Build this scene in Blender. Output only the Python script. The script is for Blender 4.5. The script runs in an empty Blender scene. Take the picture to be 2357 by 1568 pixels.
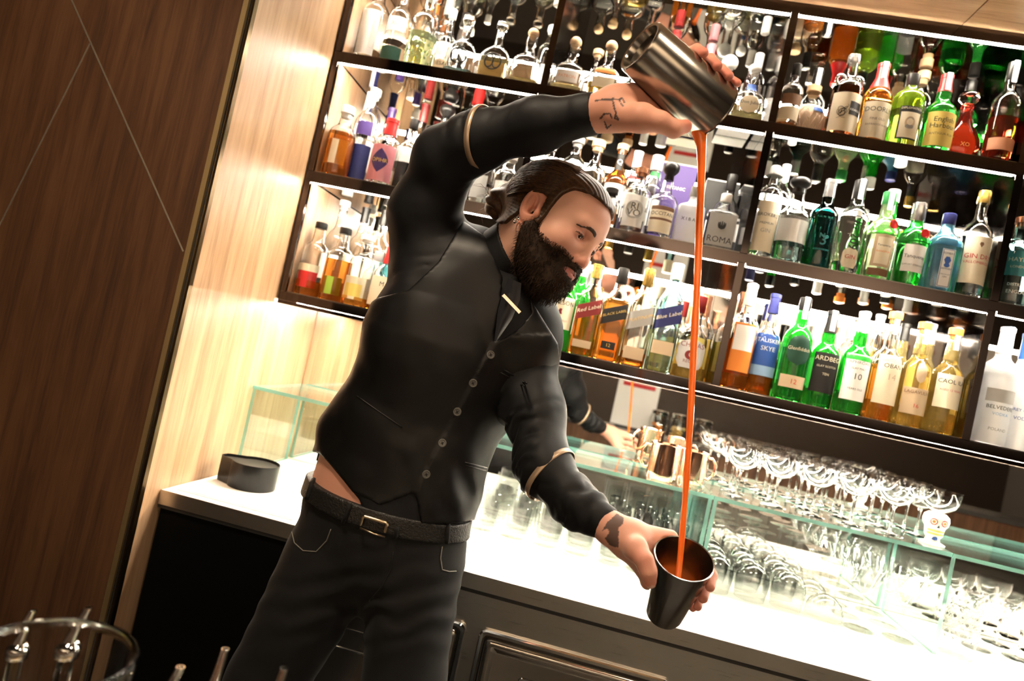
import bpy, bmesh, math, random
import numpy as np
from mathutils import Vector, Matrix
random.seed(7); RNG = np.random.RandomState(7)
PI = math.pi
sc = bpy.context.scene
COL = sc.collection

# ------------------------------------------------------------------ camera, world, lights, exposure
YAW, PITCH, ROLL = -0.1373, 0.0228, 0.2181
CAM = np.array([0.9532, -1.8671, 1.4105])
FPX = 1571.0
_f = np.array([math.sin(YAW)*math.cos(PITCH), math.cos(YAW)*math.cos(PITCH), math.sin(PITCH)])
_r0 = np.array([math.cos(YAW), -math.sin(YAW), 0.0]); _u0 = np.cross(_r0, _f)
CF = _f                                                     # camera forward, right, up
CR = math.cos(ROLL)*_r0 + math.sin(ROLL)*_u0
CU = -math.sin(ROLL)*_r0 + math.cos(ROLL)*_u0
cam_d = bpy.data.cameras.new('camera'); cam = bpy.data.objects.new('camera', cam_d); COL.objects.link(cam)
cam_d.sensor_width = 36.0; cam_d.lens = 24.0; cam_d.clip_start = 0.02
cam.matrix_world = Matrix(((CR[0], CU[0], -CF[0], CAM[0]), (CR[1], CU[1], -CF[1], CAM[1]), (CR[2], CU[2], -CF[2], CAM[2]), (0, 0, 0, 1)))
cam_d.dof.use_dof = True; cam_d.dof.focus_distance = 1.27; cam_d.dof.aperture_fstop = 3.2
sc.camera = cam

w = bpy.data.worlds.new('world'); sc.world = w; w.use_nodes = True
w.node_tree.nodes['Background'].inputs[0].default_value = (1.0, 0.78, 0.55, 1)
w.node_tree.nodes['Background'].inputs[1].default_value = 0.03
sc.view_settings.view_transform = 'Standard'; sc.view_settings.look = 'None'
sc.view_settings.exposure = 0.38; sc.view_settings.gamma = 1.0; sc.view_settings.use_curve_mapping = False
sc.cycles.max_bounces = 12; sc.cycles.transmission_bounces = 10; sc.cycles.glossy_bounces = 6
sc.cycles.diffuse_bounces = 3; sc.cycles.transparent_max_bounces = 12
sc.cycles.sample_clamp_indirect = 0.0; sc.cycles.caustics_reflective = True; sc.cycles.caustics_refractive = True
sc.cycles.blur_glossy = 0.5

def lamp(name, loc, target, power, size, color=(1, 0.80, 0.58), spot=None):
    ld = bpy.data.lights.new(name, 'AREA' if spot is None else 'SPOT')
    ld.energy = power; ld.color = color
    if spot is None: ld.shape = 'DISK'; ld.size = size
    else: ld.spot_size = spot; ld.spot_blend = 0.6; ld.shadow_soft_size = size
    o = bpy.data.objects.new(name, ld); COL.objects.link(o); o.location = loc
    d = Vector(target)-Vector(loc); o.rotation_euler = d.to_track_quat('-Z', 'Y').to_euler()
    return o
LED_POWER = 165.0           # emission of the shelf strips
lamp('room_ceiling_light', (0.25, -1.45, 2.95), (0.75, -0.6, 1.35), 26, 0.35)
lamp('bar_ceiling_light', (1.7, -1.45, 2.95), (1.0, -0.6, 1.3), 13, 0.3)

lamp('added_wall_light', (1.4, -4.4, 2.95), (1.4, -5.2, 1.9), 90, 0.6)  # added lamps without fixtures, brightening the far wall that the mirrors reflect
lamp('added_wall_light', (3.2, -4.4, 2.95), (3.2, -5.2, 1.9), 70, 0.6)
lamp('added_wall_light', (-0.4, -4.4, 2.95), (-0.4, -5.2, 1.9), 60, 0.6)

def P(px, py, Y):                                            # photo pixel -> point of the place at depth Y
    d = CF + CR*(px-1178.5)/FPX - CU*(py-784.0)/FPX
    return CAM + d*((Y-CAM[1])/d[1])
def PZ(px, py, Z):
    d = CF + CR*(px-1178.5)/FPX - CU*(py-784.0)/FPX
    return CAM + d*((Z-CAM[2])/d[2])

# ------------------------------------------------------------------ helpers
def empty(name, loc=(0, 0, 0), rz=0.0):
    o = bpy.data.objects.new(name, None); COL.objects.link(o); o.location = loc; o.rotation_euler = (0, 0, rz)
    o.empty_display_size = 0.02
    return o
def tag(o, label=None, cat=None, group=None, kind=None):
    if label: o['label'] = label
    if cat: o['category'] = cat
    if group: o['group'] = group
    if kind: o['kind'] = kind
    return o
def mk(name, V, F, mat, parent=None, smooth=True, angle=None):
    me = bpy.data.meshes.new(name); me.from_pydata([tuple(map(float, v)) for v in V], [], [tuple(f) for f in F])
    me.validate(); me.update()
    if smooth:
        me.polygons.foreach_set('use_smooth', [True]*len(me.polygons))
        if angle: me.set_sharp_from_angle(angle=math.radians(angle))
    if mat: me.materials.append(mat)
    o = bpy.data.objects.new(name, me); COL.objects.link(o)
    if parent is not None: o.parent = parent
    return o
def ob(name, me, parent=None, loc=(0, 0, 0)):
    o = bpy.data.objects.new(name, me); COL.objects.link(o); o.location = loc
    if parent is not None: o.parent = parent
    return o
class MB:
    def __init__(s): s.V = []; s.F = []
    def add(s, V, F):
        n = len(s.V); s.V += [tuple(v) for v in V]; s.F += [tuple(i+n for i in f) for f in F]; return s
    def box(s, a, b):
        x0, y0, z0 = a; x1, y1, z1 = b
        return s.add([(x0,y0,z0),(x1,y0,z0),(x1,y1,z0),(x0,y1,z0),(x0,y0,z1),(x1,y0,z1),(x1,y1,z1),(x0,y1,z1)],
                     [(0,3,2,1),(4,5,6,7),(0,1,5,4),(1,2,6,5),(2,3,7,6),(3,0,4,7)])
    def lathe(s, prof, n=24, c=(0, 0, 0), cap=True, axis=None):
        V = []; F = []
        for r, z in prof:
            for i in range(n):
                a = 2*PI*i/n; V.append((r*math.cos(a), r*math.sin(a), z))
        for k in range(len(prof)-1):
            for i in range(n):
                j = (i+1) % n; F.append((k*n+i, k*n+j, (k+1)*n+j, (k+1)*n+i))
        if cap: F.append(tuple(range(n-1, -1, -1))); F.append(tuple((len(prof)-1)*n+i for i in range(n)))
        if axis is not None:
            M = Vector((0, 0, 1)).rotation_difference(Vector(axis)).to_matrix(); V = [M @ Vector(v) for v in V]
        return s.add([(v[0]+c[0], v[1]+c[1], v[2]+c[2]) for v in V], F)
    def tube(s, pts, r, n=8, cap=True):
        pts = [Vector(p) for p in pts]; m = len(pts); rr = r if hasattr(r, '__len__') else [r]*m
        V = []; F = []; up = None
        for k in range(m):
            t = (pts[min(k+1, m-1)]-pts[max(k-1, 0)]).normalized()
            if up is None: up = t.orthogonal().normalized()
            up = (up - t*up.dot(t)).normalized(); sd = t.cross(up)
            for i in range(n):
                a = 2*PI*i/n; V.append(pts[k]+(up*math.cos(a)+sd*math.sin(a))*rr[k])
        for k in range(m-1):
            for i in range(n):
                j = (i+1) % n; F.append((k*n+i, k*n+j, (k+1)*n+j, (k+1)*n+i))
        if cap: F.append(tuple(range(n-1, -1, -1))); F.append(tuple((m-1)*n+i for i in range(n)))
        return s.add(V, F)
    def build(s, name, mat, parent=None, smooth=False, angle=None):
        return mk(name, s.V, s.F, mat, parent, smooth or angle is not None, angle)
def bevel(o, wd, seg=2):
    m = o.modifiers.new('bevel', 'BEVEL'); m.width = wd; m.segments = seg; m.limit_method = 'ANGLE'; m.angle_limit = math.radians(40); return o
def box(name, a, b, mat, parent=None, bv=0.0):
    o = MB().box(a, b).build(name, mat, parent)
    if bv: bevel(o, bv)
    return o

# ------------------------------------------------------------------ materials
MATS = {}
def pmat(name, col, rough=0.5, metal=0.0, trans=0.0, ior=1.45, emit=None, es=0.0, spec=None, coat=0.0, sheen=0.0, sss=0.0):
    if name in MATS: return MATS[name]
    m = bpy.data.materials.new(name); m.use_nodes = True; b = m.node_tree.nodes['Principled BSDF']
    b.inputs['Base Color'].default_value = (*col[:3], 1); b.inputs['Roughness'].default_value = rough
    b.inputs['Metallic'].default_value = metal; b.inputs['Transmission Weight'].default_value = trans; b.inputs['IOR'].default_value = ior
    if emit: b.inputs['Emission Color'].default_value = (*emit, 1); b.inputs['Emission Strength'].default_value = es
    if spec is not None: b.inputs['Specular IOR Level'].default_value = spec
    b.inputs['Coat Weight'].default_value = coat; b.inputs['Sheen Weight'].default_value = sheen
    if sss: b.inputs['Subsurface Weight'].default_value = sss; b.inputs['Subsurface Radius'].default_value = (1, .35, .2); b.inputs['Subsurface Scale'].default_value = 0.006
    MATS[name] = m; return m
def nodes(m): return m.node_tree.nodes, m.node_tree.links, m.node_tree.nodes['Principled BSDF']
def noise(nt, scale, vec_scale=(1, 1, 1), detail=6, rough=0.6, coord='Object', dist=0.0):
    N = nt.nodes; L = nt.links
    tc = N.new('ShaderNodeTexCoord'); mp = N.new('ShaderNodeMapping'); mp.inputs['Scale'].default_value = vec_scale
    no = N.new('ShaderNodeTexNoise'); no.inputs['Scale'].default_value = scale; no.inputs['Detail'].default_value = detail
    no.inputs['Roughness'].default_value = rough; no.inputs['Distortion'].default_value = dist
    L.new(tc.outputs[coord], mp.inputs[0]); L.new(mp.outputs[0], no.inputs['Vector']); return no
def ramp(nt, src, stops):
    r = nt.nodes.new('ShaderNodeValToRGB'); e = r.color_ramp.elements
    while len(e) < len(stops): e.new(0.5)
    for k, (p, c) in enumerate(stops): e[k].position = p; e[k].color = (*c[:3], 1)
    nt.links.new(src, r.inputs[0]); return r
def bump(m, src, strength=0.2, dist=0.002):
    N, L, b = nodes(m); bp = N.new('ShaderNodeBump'); bp.inputs['Strength'].default_value = strength; bp.inputs['Distance'].default_value = dist
    L.new(src, bp.inputs['Height']); L.new(bp.outputs[0], b.inputs['Normal'])
def wood(name, c0, c1, c2, vs=(9, 9, 0.55), rough=0.42):
    m = pmat(name, c1, rough); nt = m.node_tree; N, L, b = nodes(m)
    a = noise(nt, 3.2, vs, 8, 0.62, dist=0.6); f = noise(nt, 30, (vs[0]*.9, vs[1]*.9, vs[2]*.6), 4, 0.6)
    mx = N.new('ShaderNodeMix'); mx.inputs[0].default_value = 0.3; L.new(a.outputs[0], mx.inputs[2]); L.new(f.outputs[0], mx.inputs[3])
    r = ramp(nt, mx.outputs[0], [(0.33, c0), (0.47, c1), (0.6, c2)]); L.new(r.outputs[0], b.inputs['Base Color'])
    bump(m, f.outputs[0], 0.12, 0.0006); return m
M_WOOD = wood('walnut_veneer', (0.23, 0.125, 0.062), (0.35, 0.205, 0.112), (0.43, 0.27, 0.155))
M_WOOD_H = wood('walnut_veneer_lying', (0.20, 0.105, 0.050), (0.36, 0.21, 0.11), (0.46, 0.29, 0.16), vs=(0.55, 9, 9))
M_WOOD_D = wood('dark_shaded_walnut', (0.036, 0.014, 0.0048), (0.074, 0.029, 0.0098), (0.105, 0.045, 0.0165), rough=0.6)  # walnut again, the wall panel's weaker light darkened into its colour
M_GOLD = pmat('brass', (0.82, 0.60, 0.30), 0.42, 1.0)
M_BRONZE = pmat('polished_bronze', (0.065, 0.052, 0.048), 0.08, 1.0)
M_MIRROR = pmat('mirror', (0.78, 0.78, 0.76), 0.01, 1.0)
M_GREYMIRROR = pmat('bronze_mirror', (0.62, 0.60, 0.56), 0.015, 1.0)
M_LED = pmat('led_diffuser', (1, 1, 1), 0.5, emit=(1.0, 0.90, 0.75), es=LED_POWER)
M_STEEL = pmat('brushed_steel', (0.62, 0.58, 0.52), 0.3, 1.0)
_n = noise(M_STEEL.node_tree, 14, (0.6, 30, 40), 5, 0.6); _r = ramp(M_STEEL.node_tree, _n.outputs[0], [(0.3, (.27,)*3), (0.7, (.31,)*3)])
M_STEEL.node_tree.links.new(_r.outputs[0], M_STEEL.node_tree.nodes['Principled BSDF'].inputs['Roughness'])
M_BLACK = pmat('black_plastic', (0.012, 0.011, 0.010), 0.4)
M_GASKET = pmat('rubber_gasket', (0.02, 0.019, 0.017), 0.55)
M_CHROME = pmat('chrome', (0.80, 0.79, 0.77), 0.07, 1.0)
M_TIN = pmat('worn_steel_tin', (0.36, 0.33, 0.29), 0.2, 1.0)
M_COPPER = pmat('copper', (0.92, 0.52, 0.36), 0.12, 1.0)
M_GLASS = pmat('clear_glass', (1, 1, 1), 0.0, trans=1.0, ior=1.45)
M_SHEET = pmat('glass_sheet', (0.90, 0.98, 0.96), 0.0, trans=1.0, ior=1.45)
def thin_glass(name, tint, ior=1.45):                          # pane or thin wall: straight transmission plus Schlick reflection
    m = bpy.data.materials.new(name); m.use_nodes = True; N = m.node_tree.nodes; L = m.node_tree.links; N.remove(N['Principled BSDF'])
    lw = N.new('ShaderNodeLayerWeight'); pw_ = N.new('ShaderNodeMath'); pw_.operation = 'POWER'; pw_.inputs[1].default_value = 5.0; L.new(lw.outputs['Facing'], pw_.inputs[0])
    fr = N.new('ShaderNodeMath'); fr.operation = 'MULTIPLY_ADD'; fr.inputs[1].default_value = 1-((ior-1)/(ior+1))**2; fr.inputs[2].default_value = ((ior-1)/(ior+1))**2; L.new(pw_.outputs[0], fr.inputs[0]); tr = N.new('ShaderNodeBsdfTransparent'); tr.inputs[0].default_value = (*tint, 1)
    gl = N.new('ShaderNodeBsdfGlossy'); gl.inputs['Roughness'].default_value = 0.01; mx = N.new('ShaderNodeMixShader')
    L.new(fr.outputs[0], mx.inputs[0]); L.new(tr.outputs[0], mx.inputs[1]); L.new(gl.outputs[0], mx.inputs[2]); L.new(mx.outputs[0], N['Material Output'].inputs[0]); MATS[name] = m; return m
M_SHEET = thin_glass('thin_glass_sheet', (0.93, 0.985, 0.97))
M_EDGE = pmat('green_glass_edge', (0.30, 0.62, 0.56), 0.12, trans=0.55, ior=1.45)
M_FLOOR = pmat('dark_floor_tile', (0.035, 0.03, 0.026), 0.35)
M_DARK = pmat('dark_plaster', (0.05, 0.042, 0.036), 0.8)
M_MARBLE = pmat('white_marble', (0.86, 0.84, 0.80), 0.22)
_n = noise(M_MARBLE.node_tree, 2.2, (1, 3.2, 1), 8, 0.65, dist=1.6)
_r = ramp(M_MARBLE.node_tree, _n.outputs[0], [(0.40, (0.88, 0.86, 0.82)), (0.52, (0.84, 0.81, 0.76)), (0.56, (0.66, 0.62, 0.56)), (0.60, (0.86, 0.84, 0.80))])
M_MARBLE.node_tree.links.new(_r.outputs[0], M_MARBLE.node_tree.nodes['Principled BSDF'].inputs['Base Color'])
GM = thin_glass('thin_clear_glass', (0.94, 0.95, 0.945), 1.6)
def lathe_mesh(name, prof, n=28, mat=GM, angle=50):
    V = []; F = []
    for r, z in prof:
        for i in range(n): a = 2*PI*i/n; V.append((r*math.cos(a), r*math.sin(a), z))
    for k in range(len(prof)-1):
        for i in range(n): j = (i+1) % n; F.append((k*n+i, k*n+j, (k+1)*n+j, (k+1)*n+i))
    F.append(tuple(range(n-1, -1, -1))); F.append(tuple((len(prof)-1)*n+i for i in range(n)))
    me = bpy.data.meshes.new(name); me.from_pydata(V, [], F); me.update(); me.polygons.foreach_set('use_smooth', [True]*len(me.polygons)); me.set_sharp_from_angle(angle=math.radians(angle))
    me.materials.append(mat); return me
# ------------------------------------------------------------------ the setting
ZS = 1.452; H = 0.36; BW = 0.6262; NB = 5; XR = BW*NB; YB = 0.30
ZC = 0.92                                                    # worktop height
ZT = ZS+3*H-0.027                                            # underside of soffit
def struct(o): o['kind'] = 'structure'; return o
struct(box('floor', (-3, -5.2, -0.06), (5.2, 0.5, 0.0), M_FLOOR))
struct(box('ceiling', (-3, -5.2, 3.0), (5.2, -0.9, 3.06), M_DARK))
struct(box('wall_back', (-0.06, YB+0.012, 0), (5.2, YB+0.1, 3.0), M_DARK))
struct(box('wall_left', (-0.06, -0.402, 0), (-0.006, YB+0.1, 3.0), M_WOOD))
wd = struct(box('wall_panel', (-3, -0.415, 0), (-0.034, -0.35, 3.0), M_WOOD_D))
struct(box('wall_far_left', (-3.06, -5.2, 0), (-3, -0.35, 3.0), M_DARK))
struct(box('wall_right', (5.2, -5.2, 0), (5.26, 0.5, 3.0), M_DARK))
wb = struct(box('wall_behind', (-3, -5.26, 0), (5.2, -5.2, 3.0), pmat('pale_plaster', (0.62, 0.56, 0.50), 0.8)))
box('wainscot', (-3, -5.2, 0), (5.2, -5.17, 1.55), pmat('dark_wainscot', (0.03, 0.02, 0.014), 0.5), wb)
for x in (-1.6, 0.2, 1.4, 2.6, 3.8):                          # wall washer lamps along the far wall
    r_ = tag(empty('wall_lamp', (x, -5.2, 2.25)), None, None); r_.parent = wb
    box('lamp_backplate', (-.05, 0.001, -.09), (.05, .02, .09), M_GOLD, r_); MB().lathe([(.05, -.08), (.075, .08)], 20, (0, .09, 0)).build('lamp_shade', pmat('lit_shade', (.9, .8, .65), .6, emit=(1, .78, .52), es=9.0), r_, True)
# soffit over the bar: wood panels with open joints
sf = struct(empty('ceiling_soffit', (0, 0, ZT)))
edges = [-0.006, 0.42, 1.045, 1.670, 2.295, 2.92, 3.545, 5.2]
for a, b in zip(edges[:-1], edges[1:]): box('panel', (a+0.0012, -0.93, 0.0), (b-0.0012, 0.0, 0.02), M_WOOD_H, sf, 0.001)
box('backing', (-0.006, -0.93, 0.021), (5.2, 0.3, 0.4), M_DARK, sf)
# brass corner trim
t = struct(empty('trim_1', (0, 0, 0)))
box('brass_strip', (-0.034, -0.4175, 0), (-0.0215, -0.40, 3.0), M_GOLD, t); box('black_stripe', (-0.0215, -0.411, 0), (-0.0155, -0.40, 3.0), M_BLACK, t)  # black stripe set back between the two metal strips
box('brass_edge', (-0.0155, -0.4175, 0), (-0.0125, -0.40, 3.0), M_CHROME, t); box('dark_edge', (-0.0125, -0.4165, 0), (-0.006, -0.402, 3.0), pmat('bronze_dark', (0.12, 0.08, 0.04), 0.3, 1.0), t)
# brass inlays in the dark panel
def inlay(a, b, n):
    a = Vector((a[0], -0.4152, a[1])); b = Vector((b[0], -0.4152, b[1])); d = (b-a).normalized(); s = Vector((-d.z, 0, d.x))*0.0017
    up = Vector((0, -0.0006, 0)); lo = Vector((0, 0.003, 0))
    V = [a-s+lo, b-s+lo, b+s+lo, a+s+lo, a-s+up, b-s+up, b+s+up, a+s+up]
    return mk('brass_inlay', V, [(0,3,2,1),(4,5,6,7),(0,1,5,4),(1,2,6,5),(2,3,7,6),(3,0,4,7)], pmat('inlay_metal', (0.80, 0.72, 0.58), 0.42, 1.0), wd, False)
inlay((-0.80, ZS+0.972), (-0.040, ZS+0.031), 0); inlay((-0.398, ZS+0.474), (-0.86, ZS-1.30), 1)

# ------------------------------------------------------------------ display cabinet
cab = tag(empty('display_cabinet', (0, 0, ZS)), 'tall bronze framed bottle display with lit mirrored niches behind the bartender', 'cabinet')
for k in range(4):
    z = k*H; top = k == 3
    box('shelf' if not top else 'top_rail', (0.0, 0.0, z-0.025 if not top else z-0.027-0.026), (XR, YB, z-0.0 if not top else z-0.027), M_BRONZE, cab, 0.0008)
    if k < 3:
        box('shelf_glass', (0.012, 0.004, z+0.0002), (XR, YB-0.003, z+0.003), pmat('shelf_mirror', (0.16, 0.15, 0.14), 0.18, 1.0), cab)
for k in range(NB+1):
    x = k*BW; a, b = (0.0, 0.0165) if k == 0 else (x-0.010, x+0.010)
    for j in range(3):
        o = box('side_frame' if k == 0 else 'divider', (a, -0.0006, j*H+0.0002), (b, YB, (j+1)*H-(0.0252 if j < 2 else 0.0532)), M_BRONZE, cab, 0.0006)
        if k == 0: box('side_lining', (0.0167, 0.012, j*H+0.004), (0.018, YB-0.004, (j+1)*H-0.03-(0.028 if j == 2 else 0)), M_WOOD, o)
for k in range(NB):
    for j in range(3):
        a, b = k*BW+(0.0168 if k == 0 else 0.0105), (k+1)*BW-0.0105; zt = (j+1)*H-(0.0252 if j < 2 else 0.0532)
        box('mirror_back', (a, YB-0.003, j*H+0.003), (b, YB-0.0002, zt), M_MIRROR, cab)
        box('mirror_soffit', (a, 0.012, zt-0.002), (b, YB-0.0032, zt-0.0002), M_GREYMIRROR, cab)
        led = box('led_strip', (a+0.003, -0.0022, zt-0.0084), (b-0.003, 0.0105, zt-0.0003), M_LED, cab)
        MB().box((a+0.0002, -0.0040, zt-0.0082), (b-0.0002, -0.0026, zt+0.0015)).box((a+0.0002, -0.0026, zt+0.0001), (b-0.0002, -0.0007, zt+0.0015)).build('added_led_lip', M_BRONZE, cab)  # added lip that keeps the strip's light off the soffit
box('added_led_lip', (0.0, 0.0, -0.036), (XR, 0.004, -0.0252), M_BRONZE, cab)  # added lip that screens the strip under the bottom shelf
box('under_strip', (0.03, 0.06, -0.0295), (XR-0.02, 0.085, -0.0252), pmat('led_counter', (1, 1, 1), 0.5, emit=(1.0, 0.88, 0.70), es=LED_POWER*1.0), cab)

# mirror below the cabinet
tag(box('splashback_mirror', (-0.004, YB, ZC+0.001), (XR+1.2, YB+0.01, ZS-0.0255), M_MIRROR), 'long wall mirror between the worktop and the bottle display', 'mirror')

# ------------------------------------------------------------------ worktop and refrigerated drawers under it
wt = tag(empty('worktop', (0, 0, ZC)), 'white marble back bar worktop with brushed steel front edge', 'worktop')
box('marble_slab', (-0.004, -0.343, -0.020), (XR+1.0, YB-0.002, 0.0), M_MARBLE, wt, 0.001)
box('steel_edge', (-0.004, -0.3462, -0.034), (XR+1.0, -0.3432, 0.0004), M_STEEL, wt, 0.0006)
box('black_groove', (-0.004, -0.3425, -0.043), (XR+1.0, -0.335, -0.0342), M_GASKET, wt)  # black groove below the steel edge
fr = tag(empty('bar_refrigerator', (0.34, -0.34, 0)), 'brushed steel under counter refrigerator with framed panel doors', 'refrigerator')
box('carcass', (0, 0.004, 0.02), (XR+0.6, 0.60, ZC-0.0435), M_STEEL, fr)
def rrect(w, h, r, n=5):
    pts = []
    for cx, cz, a0 in ((w-r, r, -PI/2), (w-r, h-r, 0), (r, h-r, PI/2), (r, r, PI)):
        for i in range(n+1): a = a0+PI/2*i/n; pts.append((cx+r*math.cos(a), cz+r*math.sin(a)))
    return pts
def door(x, wdt, z0, z1):
    h = z1-z0; d = empty('door', (x, 0, z0)); d.parent = fr
    def ring(name, steps, mat):
        V = []; F = []; n = None
        for ins, y in steps:
            pts = rrect(wdt-2*ins, h-2*ins, max(0.004, 0.016-ins*0.25)); n = len(pts); V += [(p[0]+ins, y, p[1]+ins) for p in pts]
        for k in range(len(steps)-1):
            for i in range(n): j = (i+1) % n; F.append((k*n+i, k*n+j, (k+1)*n+j, (k+1)*n+i))
        return V, F, n
    V, F, n = ring('frame', [(0, 0.003), (0, -0.004), (0.003, -0.0075), (0.009, -0.0075), (0.0125, -0.003), (0.0125, 0.003)], None); mk('door_frame', V, F, M_CHROME, d, True, 35)
    V, F, n = ring('gasket', [(0.0127, -0.002), (0.0165, -0.002)], None); mk('door_gasket', V, F, M_BLACK, d, False)
    V, F, n = ring('panel', [(0.0167, 0.0), (0.0167, -0.008), (0.019, -0.011), (0.026, -0.013), (0.034, -0.0105), (0.041, -0.004), (0.044, -0.003)], None)
    F.append(tuple(range(6*n, 7*n))); mk('door_panel', V, F, pmat('polished_steel', (0.55, 0.50, 0.43), 0.14, 1.0), d, True, 40)
    V = []; F = []; hw, hh = wdt*0.50, 0.05
    pts = rrect(hw, hh, 0.008); n = len(pts)
    for s, y in ((0, -0.0035), (0.001, -0.0065), (0.004, -0.0065), (0.006, 0.0)): V += [(wdt*0.25+s+p[0]*(1-2*s/hw), y, h-0.130+s+p[1]*(1-2*s/hh)) for p in pts]
    for k in range(3):
        for i in range(n): j = (i+1) % n; F.append((k*n+i, k*n+j, (k+1)*n+j, (k+1)*n+i))
    F.append(tuple(3*n+i for i in range(n))); mk('door_handle', V, F, M_CHROME, d, True, 35)
for k in range(5): door(0.813-0.34+0.4545*(k-1), 0.4225, 0.10, ZC-0.113)
tag(box('dark_recess', (0.0, -0.335, 0.02), (0.338, 0.28, ZC-0.0435), pmat('matt_black', (0.002, 0.0018, 0.0015), 0.7, spec=0.08)), 'near black block under the worktop by the wooden wall', 'cabinet')  # plain near-black block filling the recess

# ------------------------------------------------------------------ glass shelf standing on the worktop
gs = tag(empty('glass_shelf', (0, 0, ZC)), 'raised clear glass shelf with green edges standing on the marble worktop', 'glass shelf')
ZG = 0.252
def sheet(name, a, b, edge_axis):
    o = box(name, a, b, M_SHEET, gs); me = o.data; me.materials.append(M_EDGE)
    for p in me.polygons:
        if abs(p.normal[edge_axis]) < 0.5: p.material_index = 1
    return o
for a, b in ((0.003, 1.302), (1.3035, 1.885), (1.8865, 2.6)): sheet('glass_top', (a, -0.035, ZG-0.010), (b, 0.285, ZG), 2)
for x in (0.003, 1.290, 1.304, 1.886): sheet('glass_upright', (x, -0.030, 0.0005), (x+0.010, 0.282, ZG-0.0102), 0)
# ------------------------------------------------------------------ bottles
def sup(a, b, p, n):
    out = []
    for i in range(n):
        t = 2*PI*i/n+PI/n; c, s_ = math.cos(t), math.sin(t); e = 2.0/p
        out.append((a*math.copysign(abs(c)**e, c), b*math.copysign(abs(s_)**e, s_)))
    return out
def chaikin(pr, it=2):
    for _ in range(it):
        q = [pr[0]]
        for A, B_ in zip(pr[:-1], pr[1:]):
            q.append(tuple(.75*x+.25*y for x, y in zip(A, B_))); q.append(tuple(.25*x+.75*y for x, y in zip(A, B_)))
        q.append(pr[-1]); pr = q
    return pr
def at(prof, z):
    for A, B_ in zip(prof[:-1], prof[1:]):
        if A[0] <= z <= B_[0]:
            t = 0 if B_[0] == A[0] else (z-A[0])/(B_[0]-A[0]); return tuple(x+(y-x)*t for x, y in zip(A, B_))[1:]
    return prof[-1][1:]
def loft(secs, n, cap0=True, cap1=True, flip=False):
    V = []; F = []
    for z, a, b, p in secs: V += [(x, y, z) for x, y in sup(a, b, p, n)]
    for k in range(len(secs)-1):
        for i in range(n): j = (i+1) % n; F.append((k*n+i, k*n+j, (k+1)*n+j, (k+1)*n+i))
    if cap0: F.append(tuple(range(n-1, -1, -1)))
    if cap1: F.append(tuple((len(secs)-1)*n+i for i in range(n)))
    if flip: F = [f[::-1] for f in F]
    return V, F
# kinds: (height fraction, radius fraction, depth ratio, squareness)
KINDS = {
 'std':   [(0,.90,1,2),(.012,1,1,2),(.55,1,1,2),(.62,.97,1,2),(.68,.74,1,2),(.72,.46,1,2),(.78,.37,1,2),(1,.35,1,2)],
 'tall':  [(0,.92,1,2),(.01,1,1,2),(.66,1,1,2),(.72,.97,1,2),(.77,.72,1,2),(.80,.42,1,2),(1,.36,1,2)],
 'malt':  [(0,.92,1,2),(.012,1,1,2),(.50,1,1,2),(.57,.96,1,2),(.63,.66,1,2),(.67,.43,1,2),(.74,.46,1,2),(.80,.42,1,2),(.86,.35,1,2),(1,.33,1,2)],
 'sq':    [(0,.93,1,5),(.012,1,1,6),(.60,1,1,6),(.66,.93,1,5),(.73,.62,1,3.2),(.79,.42,1,2.3),(1,.38,1,2)],
 'flat':  [(0,.95,.5,7),(.012,1,.5,8),(.62,1,.5,8),(.67,.93,.55,6),(.72,.5,.7,3),(.75,.30,1,2),(1,.28,1,2)],
 'squat': [(0,.94,.8,3.2),(.015,1,.8,3.4),(.44,1,.8,3.2),(.53,.90,.82,2.8),(.60,.58,.9,2.2),(.66,.36,1,2),(.80,.32,1,2),(.86,.38,1,2),(1,.38,1,2)],
 'decanter': [(0,.98,.62,5),(.02,1,.62,5),(.40,1,.62,5),(.52,.95,.62,4),(.62,.70,.7,3),(.68,.34,1,2),(.76,.30,1,2),(1,.30,1,2)],
 'drop':  [(0,.42,.6,2),(.02,.55,.6,2),(.12,.86,.62,2),(.28,1,.62,2),(.44,.93,.62,2),(.58,.66,.66,2),(.68,.40,.85,2),(.78,.30,1,2),(1,.30,1,2)],
 'ball':  [(0,.45,1,2),(.03,.62,1,2),(.15,.90,1,2),(.32,1,1,2),(.48,.92,1,2),(.60,.62,1,2),(.66,.40,1,2),(.74,.34,1,2),(1,.34,1,2)],
 'jug':   [(0,.94,1,2.4),(.015,1,1,2.4),(.58,1,1,2.4),(.66,.95,1,2.2),(.71,.70,1,2),(.75,.45,1,2),(1,.43,1,2)],
 'tanq':  [(0,.80,1,2),(.012,.88,1,2),(.40,.97,1,2),(.52,1.0,1,2),(.53,1.06,1,2),(.56,1.06,1,2),(.60,.98,1,2),(.66,.78,1,2),(.71,.52,1,2),(.77,.42,1,2),(1,.40,1,2)],
 'vodka': [(0,.93,1,2),(.01,1,1,2),(.60,1,1,2),(.67,.95,1,2),(.71,.68,1,2),(.74,.44,1,2),(.80,.37,1,2),(1,.36,1,2)],
 'flare': [(0,.80,1,2),(.012,.86,1,2),(.55,1,1,2),(.64,.98,1,2),(.70,.70,1,2),(.75,.42,1,2),(1,.36,1,2)],
}
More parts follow.
